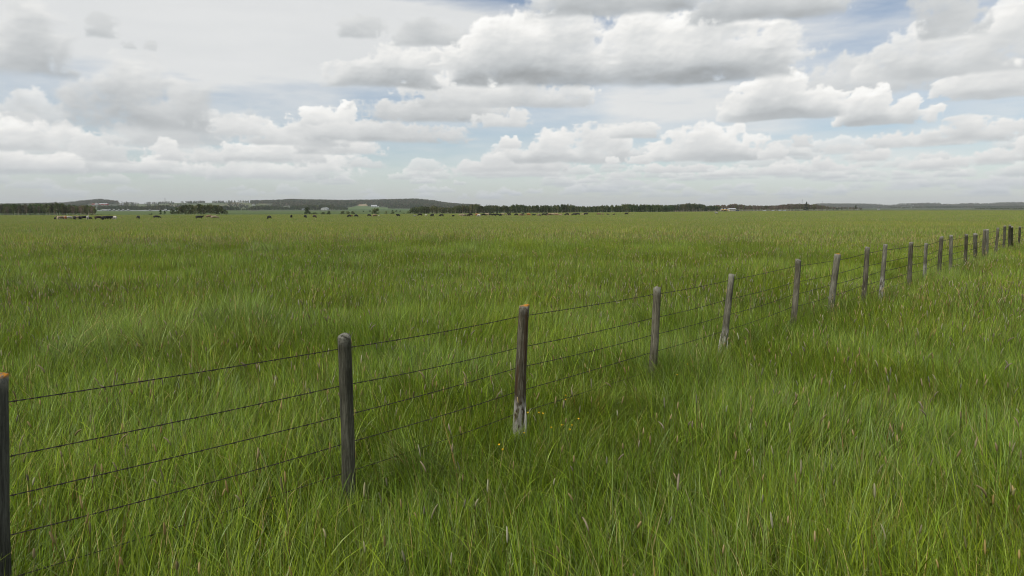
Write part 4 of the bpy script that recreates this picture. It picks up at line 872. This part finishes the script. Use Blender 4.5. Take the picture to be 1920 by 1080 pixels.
# ---------------------------------------------------------------- cattle
def skin_mesh(name, pts, edges, sub=1):
    me = bpy.data.meshes.new(name); me.from_pydata([p[:3] for p in pts], [], []); me.edges.add(len(edges)); me.edges.foreach_set('vertices', [k for e in edges for k in e]); me.update()
    o = bpy.data.objects.new(name, me); sc.collection.objects.link(o); sk = o.modifiers.new('skin', 'SKIN')
    for i, p in enumerate(pts): v = me.skin_vertices[0].data[i]; v.radius = (p[3], p[4] if len(p) > 4 else p[3]); v.use_root = (i == 0)
    s = o.modifiers.new('sub', 'SUBSURF'); s.levels = sub
    dg = bpy.context.evaluated_depsgraph_get(); m2 = bpy.data.meshes.new_from_object(o.evaluated_get(dg)); m2.name = name
    bpy.data.objects.remove(o); m2.polygons.foreach_set('use_smooth', [True]*len(m2.polygons)); return m2
def cow_mesh(pose):
    z0 = 1.05
    P = [(0, 0, z0, .36, .40), (-.45, 0, z0+.02, .34, .38), (-.85, 0, z0+.05, .27, .30), (.45, 0, z0, .33, .38), (.80, 0, z0+.02, .25, .32)]      # belly, loin, rump, ribs, shoulder
    E = [(0, 1), (1, 2), (0, 3), (3, 4)]
    def add(lst, start):
        k = start
        for p in lst: P.append(p); E.append((k, len(P)-1)); k = len(P)-1
        return k
    if pose == 'graze': add([(1.10, 0, z0-.12, .19, .22), (1.32, 0, z0-.42, .14, .16), (1.45, 0, z0-.62, .14, .12), (1.60, 0, z0-.82, .085, .08)], 4)
    elif pose == 'lie': add([(1.05, 0, z0+.20, .17, .20), (1.22, 0, z0+.42, .14, .13), (1.48, 0, z0+.34, .08, .08)], 4)
    else: add([(1.08, 0, z0+.14, .17, .21), (1.28, 0, z0+.32, .14, .13), (1.55, 0, z0+.22, .085, .08)], 4)
    hd = len(P)-2
    for s in (-1, 1): P.append((P[hd][0]-.04, s*.24, P[hd][2]+.05, .045, .03)); E.append((hd, len(P)-1))
    for s in (-1, 1):
        if pose == 'lie':
            add([(.75, s*.24, z0-.35, .11), (1.05, s*.26, z0-.42, .07), (.85, s*.28, z0-.46, .055)], 4); add([(-.65, s*.34, z0-.25, .16), (-.25, s*.42, z0-.40, .09), (-.5, s*.44, z0-.46, .06)], 2)
        else:
            add([(.72, s*.19, z0-.38, .12), (.72, s*.19, z0-.64, .075), (.70, s*.19, .22, .055), (.74, s*.19, .04, .065)], 4)
            add([(-.82, s*.20, z0-.30, .15), (-.72, s*.20, z0-.48, .10), (-.92, s*.20, .42, .06), (-.86, s*.20, .04, .065)], 2)
    add([(-1.12, 0, z0+.12, .04), (-1.17, 0, z0-.2, .03), (-1.15, 0, z0-.55, .045)], 2)
    if pose == 'lie': P = [(p[0], p[1], p[2]-.52)+tuple(p[3:]) for p in P]
    return skin_mesh('cow_body', P, E)
COWS = {k: cow_mesh(k) for k in ('graze', 'stand', 'lie')}
HIDE = {'black': mat('black_hide', (.009, .008, .008), .7, rgb2=(.016, .014, .012), scale=3), 'brown': mat('dark_brown_hide', (.035, .020, .014), .7, rgb2=(.06, .035, .024), scale=3), 'cream': mat('cream_hide', (.25, .185, .11), .8, rgb2=(.35, .28, .19), scale=2),
        'white': mat('white_hide', (.46, .43, .37), .8, .12, 2), 'tan': mat('tan_hide', (.30, .20, .115), .8, .2, 2), 'orange': mat('orange_hide', (.30, .12, .040), .8, .2, 2)}
for k, m in HIDE.items():
    for key, me in COWS.items():
        pass
def find_D(px, py, up, lo=160, hi=560):
    best = None
    for D in np.arange(lo, hi, 4.):
        x = xslope(px, py)*D; e = abs(row_of(gz(x, D)+up, D)-py)
        if best is None or e < best[0]: best = (e, D)
    return best[1]
cow_mesh_cache = {}
def cow(px, py, w, c, pose, label):
    D = find_D(px, py, 1.02 if pose != 'lie' else .55); x = xslope(px, py)*D; wp = 2.45*FPX/D; ratio = max(.35, min(1., w/wp)); s = 1. if w > .4*wp else .72
    if w > wp*1.02: s = min(1.25, w/wp)
    ang = math.acos(min(1, ratio/s)) if ratio/s < 1 else 0; ang *= rt.choice([-1, 1]); 
    if rt.rand() < .5: ang += math.pi
    key = (pose, c)
    if key not in cow_mesh_cache: m2 = COWS[pose].copy(); m2.materials.clear(); m2.materials.append(HIDE[c]); cow_mesh_cache[key] = m2
    o = obj('cow' if s > .8 else 'calf', cow_mesh_cache[key], None, (x, D, gz(x, D))); o.rotation_euler.z = ang; o.scale = (s,)*3
    tag(o, label, 'cow' if s > .8 else 'calf', 'cattle grazing in the far pasture')
g_, s_, l_ = 'graze', 'stand', 'lie'
ORD = ['first', 'second', 'third', 'fourth', 'fifth', 'sixth', 'seventh', 'eighth', 'ninth', 'tenth', 'eleventh', 'twelfth', 'thirteenth', 'fourteenth', 'fifteenth', 'sixteenth', 'seventeenth', 'eighteenth']
BUNCH = [
 ('in the leftmost bunch', [(103, 407.3, 5, 'black', s_), (108.5, 407.4, 8, 'cream', g_), (114, 407.3, 8, 'cream', s_), (119, 407.2, 6, 'white', g_), (123, 407.2, 8, 'orange', s_), (129, 407.3, 7, 'white', g_), (140, 407.6, 9.5, 'black', g_), (146, 407, 6, 'cream', s_), (149.5, 407.5, 7, 'black', g_), (158.5, 407.4, 11, 'black', g_), (164.5, 406.9, 6, 'white', s_), (168.3, 407, 4.5, 'black', g_)]),
 ('in the bunch ending at a white cow', [(184.5, 407.2, 9.5, 'brown', g_), (193, 407.9, 8, 'black', g_), (197.5, 407, 6.5, 'brown', s_), (202, 407.3, 8, 'black', g_), (207, 407, 8, 'black', s_), (215.5, 407.3, 11.5, 'white', g_)]),
 ('in the loose bunch left of the herd', [(862, 402.9, 4, 'cream', l_), (866, 402.3, 5.5, 'cream', s_), (871.5, 402.8, 6, 'cream', g_), (878.5, 402.8, 4.5, 'brown', g_), (883, 401.6, 6, 'black', s_), (885, 403.2, 5, 'cream', l_), (894, 401.9, 6.5, 'orange', s_), (898, 403, 6.5, 'white', g_)]),
 ('in the packed middle of the herd', [(906.5, 402, 8.5, 'black', g_), (914, 401.3, 7, 'cream', s_), (920, 401.6, 6.5, 'black', s_), (925.5, 401.8, 6.5, 'black', g_), (931.7, 401.7, 7, 'black', g_), (938.5, 402.3, 4, 'black', g_), (942.5, 401.5, 8, 'cream', g_), (953.8, 402.9, 8, 'cream', l_), (954.8, 401.2, 6.5, 'black', s_), (968, 401.6, 6.5, 'black', g_), (975.5, 402, 7, 'tan', g_), (981, 401.3, 5, 'black', s_), (982, 403, 6.5, 'cream', l_), (991, 401.4, 7, 'orange', g_), (1000.5, 402.6, 7.5, 'black', l_), (1010.5, 402.2, 6.5, 'cream', g_)]),
 ('at the right end of the herd', [(1019.5, 401.3, 8, 'black', g_), (1025, 401.2, 6.5, 'black', s_), (1030.5, 401.3, 7, 'tan', g_), (1036, 401.2, 7, 'cream', s_), (1043.5, 401.4, 8, 'tan', g_), (1051, 402.4, 5.5, 'cream', l_), (1063, 401.2, 8.5, 'black', g_), (1067.5, 402.3, 4.5, 'tan', l_), (1076.5, 401.3, 8.5, 'black', g_), (1083.5, 400.7, 7, 'black', s_), (1092.5, 401.8, 5, 'cream', l_), (1098.3, 400.5, 7, 'black', s_)])]
for where, L in BUNCH:
    tot = {}; seen = {}
    for q in L: tot[q[3]] = tot.get(q[3], 0)+1
    for px, py, w, c, pose in sorted(L):
        i = seen.get(c, 0); seen[c] = i+1
        o = 'the only %s one' % c if tot[c] == 1 else '%s %s one from left' % (ORD[i], c)
        cow(px, py, w, c, pose, ('%s cow, %s %s' % (c, o, where)) if tot[c] > 1 else '%s cow, the only one of its colour %s' % (c, where))
for q in [(227.5, 407.4, 3.5, 'tan', l_, 'small tan calf lying right of the white cow'), (259, 406.2, 9.5, 'black', g_, 'lone black cow grazing below the highway belt, left one of two'), (293.5, 406, 11.5, 'black', g_, 'lone black cow grazing below the small lone tree'),
 (373.7, 406.4, 12.5, 'black', s_, 'largest looking black cow, standing in front of the grove'), (392, 404.8, 8, 'tan', g_, 'tan cow behind the pale one in front of the grove'), (402, 406.5, 12.5, 'cream', g_, 'pale cream cow right of the black one by the grove'),
 (505, 406.3, 10, 'black', g_, 'lone black cow midway between grove and large round bush'), (546.3, 405, 5, 'black', s_, 'small looking black cow left of the large round bush, seen end on'), (572.3, 404.8, 7, 'black', g_, 'black cow just below the large round bush'), (589.7, 404.8, 8.5, 'brown', g_, 'dark brown cow below the right foot of the large round bush'),
 (655, 404, 8.5, 'black', g_, 'black cow with an orange calf at its head, below the touching bushes'), (659, 403, 3, 'orange', s_, 'orange calf beside a black cow below the touching bushes'), (667.6, 403.4, 8, 'black', g_, 'black cow right of the orange calf'), (692, 402.8, 8, 'black', g_, 'black cow left of the big dome shaped bush'), (703, 403.3, 6.5, 'tan', g_, 'tan cow below the big dome shaped bush'),
 (710.5, 403.5, 3, 'white', l_, 'tiny white calf right of the tan cow'), (746.7, 403, 5.5, 'black', s_, 'black cow alone, seen end on, left of the tree belt'), (777.6, 403, 2.5, 'white', s_, 'tiny white calf below the left end of the tree belt'), (787.7, 402, 8.5, 'black', g_, 'black cow below the left end of the tree belt'), (798.7, 403.2, 4.5, 'white', l_, 'white calf lying right of a black cow by the belt'),
 (810, 402.9, 5.5, 'black', s_, 'small looking black cow below the belt, left of a larger black one'), (828, 402.9, 8.5, 'black', g_, 'black cow below the striped shed'), (849.5, 402.8, 4, 'black', s_, 'black cow seen end on, left of the loose pale bunch'),
 (1123, 400.6, 8, 'tan', s_, 'brown and tan cow right of the herd'), (1131, 401.7, 4, 'tan', l_, 'tan calf lying right of the brown and tan cow'), (1140, 401.8, 5, 'brown', l_, 'dark calf lying low in the grass, left one of two'), (1151, 401.8, 5, 'brown', l_, 'dark calf lying low in the grass, right one of two'), (1174.5, 399.9, 6, 'black', s_, 'lone black cow at the right, well apart from the herd'), (1343.3, 398.8, 7, 'white', s_, 'lone white cow in front of the farm yard')]: cow(*q)
# ---------------------------------------------------------------- far buildings
M_white = mat('white_cladding', (.42, .43, .42), .6, .06, .5); M_redw = mat('red_barn_wall', (.32, .045, .03), .7, .15, .5); M_grey = mat('grey_cladding', (.26, .28, .29), .6, .1, .5); M_cream = mat('cream_siding', (.50, .47, .38), .7, .08, .5)
M_roofw = mat('pale_metal_roof', (.42, .44, .45), .45, .08, .4); M_roofd = mat('dark_roof', (.06, .06, .065), .8, .2, .5); M_navy = mat('dark_blue_wall', (.03, .05, .09), .6, .2, .5); M_glass = mat('dark_window', (.015, .018, .02), .2, .2, 1); M_yel = mat('yellow_paint', (.55, .33, .03), .5, .12, 1); M_steel = mat('mast_steel', (.22, .22, .22), .5, .15, 1); M_tyre = mat('black_tyre', (.012, .012, .012), .9, .2, 2)
def building(name, px, D, wpx, hpx, wall, roof, label, rise=.32, depth=10., doors=1, wins=2, cat='building', group=None, arch=False, stripe=None):
    p = on_ground(px, D); w = wpx*D/FPX; h = hpx*D/FPX; e = empty(name, p-Vector((0, 0, .3))); wh = h*(1-rise)
    mb = MB(); 
    if arch:
        pts = [(-w/2, 0)]+[(-w/2*math.cos(a)*1., h*.45+h*.55*math.sin(a)) for a in np.linspace(0, math.pi, 11)]+[(w/2, 0)]; mb.prism(pts, 0, depth*.02); mb.prism(pts, depth*.98, depth); mb.build('end_wall', wall, e)
        mb = MB(); sc2 = 1.02
        for k in range(12):
            if k < len(pts)-1 and 0 <= k:
                (xa, za), (xb, zb) = pts[k], pts[k+1]; n = len(mb.v); mb.v += [(xa*sc2, -.1, za*sc2), (xb*sc2, -.1, zb*sc2), (xb*sc2, depth+.1, zb*sc2), (xa*sc2, depth+.1, za*sc2)]; mb.f.append((n, n+1, n+2, n+3))
        mb.build('roof', roof, e)
    else:
        mb.prism([(-w/2, 0), (-w/2, wh), (w/2, wh), (w/2, 0)], 0, depth); n = len(mb.v)
        for sx2 in (-1, 1):                                   # gables
            n = len(mb.v); mb.v += [(sx2*w/2, 0, wh+.002), (sx2*w/2, depth, wh+.002), (sx2*w/2, depth/2, h-.05)]; mb.f.append((n, n+1, n+2))
        mb.build('wall', wall, e); mb = MB(); o = .35
        for s in (0, 1):
            y0 = -o if s == 0 else depth+o; n = len(mb.v); zl = wh-.08*h/2; mb.v += [(-w/2-o, y0, zl), (w/2+o, y0, zl), (w/2+o, depth/2, h), (-w/2-o, depth/2, h), (-w/2-o, y0, zl-.12), (w/2+o, y0, zl-.12), (w/2+o, depth/2, h-.12), (-w/2-o, depth/2, h-.12)]
            mb.f += [(n, n+1, n+2, n+3), (n+4, n+7, n+6, n+5), (n, n+4, n+5, n+1), (n, n+3, n+7, n+4), (n+1, n+5, n+6, n+2)]
        mb.build('roof', roof, e)
    if stripe: mb = MB(); mb.box(-w/2, w/2, -.05, -.01, wh*.8, wh*.95); mb.build('stripe', stripe, e)
    for k in range(doors): x = (-.25+.5*k)*w if doors > 1 else .12*w; mb = MB(); mb.box(x-w*.07, x+w*.07, -.06, -.02, .3, wh*.72); mb.build('door', M_grey if wall is not M_grey else M_roofd, e)
    for k in range(wins): x = -w*.40+w*.8*(k+.5)/max(1, wins)*.98; mb = MB(); mb.box(x-.6, x+.6, -.05, -.02, wh*.40, wh*.68); mb.build('window', M_glass, e)
    tag(e, label, cat, group); return e
building('barn', 175, Drow(175, 384.4), 5, 2.6, M_redw, M_redw, 'small red barn above the left aspen wood, left of the long one', doors=1, wins=0)
building('barn', 180.5, Drow(180.5, 384.3), 5, 2.6, M_white, M_roofw, 'white shed wedged between the two red barns', wins=0)
building('barn', 193, Drow(193, 384.5), 15, 3., M_redw, M_roofw, 'long red barn with pale metal roof above the left aspen wood', depth=16, doors=2, wins=3)
building('shed', 227.5, Drow(227.5, 384.4), 7, 2.4, M_grey, M_roofw, 'grey shed right of the red barns', wins=1)
building('shed', 251, Drow(251, 384.6), 2.2, 1.8, M_white, M_roofw, 'tiny white hut right of the grey shed', wins=0, doors=0)
building('shed', 569, 1672, 6.5, 3., M_grey, M_grey, 'grey shed left of the quonset shed', wins=1)
building('quonset_shed', 607.5, 1672, 12, 5.2, M_white, M_roofw, 'white quonset shed with curved roof below the wooded hill', arch=True, doors=1, wins=0, depth=18)
building('shed', 701, Drow(701, 388.6), 10.5, 4.4, M_white, M_roofw, 'white shed on the green clearing of the wooded hill', doors=2, wins=1)
building('shed', 708.8, Drow(708.8, 388.4), 2.4, 1.6, M_cream, M_roofw, 'tiny lean-to right of the white clearing shed', doors=0, wins=0)
building('machine_shed', 837.5, 1300, 14.5, 3.6, M_navy, M_roofw, 'long dark shed with pale roof and red stripe behind the tree belt', stripe=M_redw, rise=.4, doors=1, wins=0, depth=16)
building('barn', 789, 1250, 2.6, 2.2, M_redw, M_roofd, 'tiny red shed left of the tree belt', doors=0, wins=0)
for px, w, h, wl, lab in [(417, 5.5, 1.8, M_white, 'white house on the hilltop, leftmost of the hilltop farm'), (436.5, 4, 2, M_cream, 'cream house on the hilltop left of the grain bin'), (443, 7, 1.7, M_cream, 'long cream shed on the hilltop left of the grain bin')]: building('house', px, 3450, w, h, wl, M_roofw, lab, wins=2)
for px, D, w, h, lab in [(435.5, Drow(435.5, 384.9), 2.4, 1.4, 'small white shed on the slope below the cream house'), (450.5, Drow(450.5, 385), 4, 1.8, 'white shed on the slope below the grain bin'), (475, Drow(475, 385.4), 4.4, 1.8, 'white shed on the slope, rightmost of three')]: building('shed', px, D, w, h, M_white, M_roofw, lab, wins=0)
# highway with its barrier and trailers
hw = MB(); pts = []
for px in range(130, 352, 6): pts.append(on_ground(px, 1440))
for a, b in zip(pts[:-1], pts[1:]): n = len(hw.v); hw.v += [(a.x, a.y, a.z+.5), (b.x, b.y, b.z+.5), (b.x, b.y+14, b.z+.9), (a.x, a.y+14, a.z+.9), (a.x, a.y-2, a.z-.4), (b.x, b.y-2, b.z-.4)]; hw.f += [(n, n+1, n+2, n+3), (n+4, n+5, n+1, n)]
tag(hw.build('road', mat('pale_concrete_road', (.30, .32, .34), .8, .1, .2)), kind='structure')
def trailer(px, wpx, lab, hpx=1.5, cab=True, body=None):
    p = on_ground(px, 1436); p.z += .5; w = wpx*1436/FPX; h = hpx*1436/FPX+1; e = empty('trailer', p); mb = MB(); mb.box(-w/2, w/2, 0, 2.5, 1., h+.6); mb.build('box', body or M_white, e)
    for x in (-w*.38, w*.38):
        mb = MB(); mb.tube([(x, -.05, .5), (x, 2.55, .5)], .5, 12); mb.build('wheel', M_tyre, e)
    mb = MB(); mb.box(-w*.48, w*.48, .3, 2.2, .7, .98); mb.build('frame', M_roofd, e)
    if cab: mb = MB(); mb.prism([(w/2+.3, .5), (w/2+.3, 3.), (w/2+1.6, 3.), (w/2+2.2, 1.9), (w/2+2.9, 1.7), (w/2+2.9, .5)], .1, 2.4); mb.build('cab', M_grey, e)
    tag(e, lab, 'trailer', 'white vehicles along the highway')
trailer(196, 11, 'long white semi trailer on the highway beside the aspen wood', 1.4); trailer(205, 2.2, 'short white van body on the highway right of the long trailer', 1.8, False); trailer(213, 2.5, 'white truck box on the highway, third from the left', 1.6, False)
trailer(222, 2.2, 'white truck box on the highway, fourth from the left', 1.3, False); trailer(230.5, 2.2, 'white truck box on the highway, fifth from the left', 1.5, False); trailer(239.5, 3.2, 'white truck box on the highway, sixth from the left', 1.7, False); trailer(310, 3.2, 'white truck box on the highway by the grove', 1.7, False); trailer(280, 1.8, 'tiny white truck box on the highway left of the lone tree', 1.2, False)
# masts, grain bin
def mast(px, D, top, lab, r=.35):
    p = on_ground(px, D); h = CAM_H+slope(top)*D-p.z; e = empty('radio_mast', p); 
    for k in range(3):
        a = k*2.094; mb = MB(); mb.tube([(math.cos(a)*r*1.6, math.sin(a)*r*1.6, -1), (math.cos(a)*r*.8, math.sin(a)*r*.8, h)], r*.42, 4); mb.build('leg', M_steel, e)
    mb = MB(); n = 26
    for i in range(n): z0 = h*i/n; z1 = h*(i+1)/n; a = i*2.094; q = 1.6-.8*i/n; mb.tube([(math.cos(a)*r*q, math.sin(a)*r*q, z0), (math.cos(a+2.094)*r*q, math.sin(a+2.094)*r*q, z1)], r*.2, 3)
    mb.build('lattice', M_steel, e); mb = MB(); mb.tube([(0, 0, h), (0, 0, h*1.06)], r*.3, 4); mb.box(-r*2.2, r*2.2, -r, r, h*.9, h*.96); mb.build('antenna', M_steel, e); tag(e, lab, 'mast')
mast(310.4, 3500, 370.8, 'tall radio mast on the open hilltop at the left', .9); mast(1503.3, 2400, 374.2, 'thin radio mast rising behind the greyish wood', .42); mast(1541.6, 2600, 377.6, 'faint thin mast right of the greyish wood', .28)
p = on_ground(456, 3440); e = empty('grain_bin', p); mb = MB(); mb.tube([(0, 0, -1), (0, 0, 8.5)], 4., 20); mb.build('bin_wall', M_cream, e); mb = MB(); mb.tube([(0, 0, 8.5), (0, 0, 11)], [4.3, .5], 20); mb.build('cone_roof', M_roofw, e); tag(e, 'round cream grain bin on the hilltop, tallest of the hilltop farm', 'grain bin')
# farm yard on the right
building('farmhouse', 1359.5, 850, 10.5, 5., M_white, M_roofw, 'white farm shed, left one of the yard behind the yellow machines', depth=9, rise=.28, doors=1, wins=2)
building('farmhouse', 1374, 856, 12.5, 5.6, M_cream, M_roofw, 'pale two storey farmhouse, right one of the yard', depth=9, rise=.22, doors=1, wins=4)
for px, w, h, lab in [(1463, 4, 1.8, 'white shed low before the greyish wood, left of a close pair'), (1471.5, 4, 1.8, 'white shed low before the greyish wood, right of a close pair'), (1434.5, 4, 1.3, 'small white shed low before the greyish wood, leftmost'), (1450, 3, 1.2, 'small pale shed low before the greyish wood, between the others')]: building('shed', px, 890, w, h, M_white, M_roofw, lab, depth=4, doors=1, wins=0)
building('shed', 1648.5, 1180, 3.3, 2.1, M_white, M_roofw, 'white box shed standing alone right of the thin trees', depth=3.5, rise=.1, doors=1, wins=0); building('shed', 1607, 1060, 2.3, 1.3, M_white, M_roofw, 'tiny white hut at the foot of the dark lone tree', depth=2, rise=.1, doors=0, wins=0)
def digger(px, lab, w=4.):
    p = on_ground(px, 838); e = empty('yellow_machine', p); mb = MB(); mb.box(-w*.45, w*.45, 0, 2, .9, 1.9); mb.prism([(-w*.45, 1.9), (-w*.45, 2.2), (w*.1, 2.2), (w*.2, 1.9)], .2, 1.8); mb.build('body', M_yel, e)
    mb = MB(); mb.box(-w*.12, w*.22, .3, 1.7, 2.21, 3.1); mb.build('cab', M_glass, e)
    for x in (-w*.3, w*.3):
        mb = MB(); mb.tube([(x, -.15, .55), (x, 2.15, .55)], .62, 12); mb.build('wheel', M_tyre, e)
    mb = MB(); mb.tube([(w*.45, 1, 1.5), (w*.8, 1, 2.3), (w*1.0, 1, .9)], [.14, .12, .1], 5); mb.box(w*.92, w*1.1, .2, 1.8, .5, 1.1); mb.build('loader_arm', M_yel, e); tag(e, lab, 'machine', 'yellow machines in the farm yard')
digger(1356.5, 'yellow machine at the left in front of the white farm shed'); digger(1362, 'yellow machine at the right in front of the white farm shed', 3.)
def car(px, lab, m):
    p = on_ground(px, 842); e = empty('parked_car', p); mb = MB(); mb.prism([(-2.2, .35), (-2.2, .95), (-1.5, 1.05), (-.9, 1.5), (.8, 1.5), (1.4, 1.05), (2.2, .9), (2.2, .35)], 0, 1.7); mb.build('body', m, e)
    mb = MB(); mb.prism([(-1.4, 1.06), (-.85, 1.42), (.74, 1.42), (1.25, 1.06)], -.01, 1.71); mb.build('window', M_glass, e)
    for x in (-1.4, 1.4):
        mb = MB(); mb.tube([(x, -.03, .33), (x, 1.73, .33)], .33, 12); mb.build('wheel', M_tyre, e)
    tag(e, lab, 'car')
car(1345, 'white car parked left of the farm yard', M_white); car(1350.5, 'pale cream car parked next to the white one by the yellow machines', M_cream); car(1383, 'dark blue car parked right of the farmhouse', M_navy)
# ---------------------------------------------------------------- the air
HAZE = 6.5e-5
hz_b = MB(); hz_b.box(-13000, 13000, -2000, 13500, -45, 190); hz = MB.build(hz_b, 'haze', bpy.data.materials.new('haze_air')); tag(hz, 'thin bluish summer haze over the fields', 'haze', kind='stuff')
hm = hz.data.materials[0]; hm.use_nodes = True; t = hm.node_tree; t.nodes.clear(); pv = t.nodes.new('ShaderNodeVolumePrincipled'); pv.inputs['Color'].default_value = (.93, .96, 1., 1); pv.inputs['Density'].default_value = HAZE; pv.inputs['Anisotropy'].default_value = 0.
ou = t.nodes.new('ShaderNodeOutputMaterial'); t.links.new(pv.outputs[0], ou.inputs['Volume'])
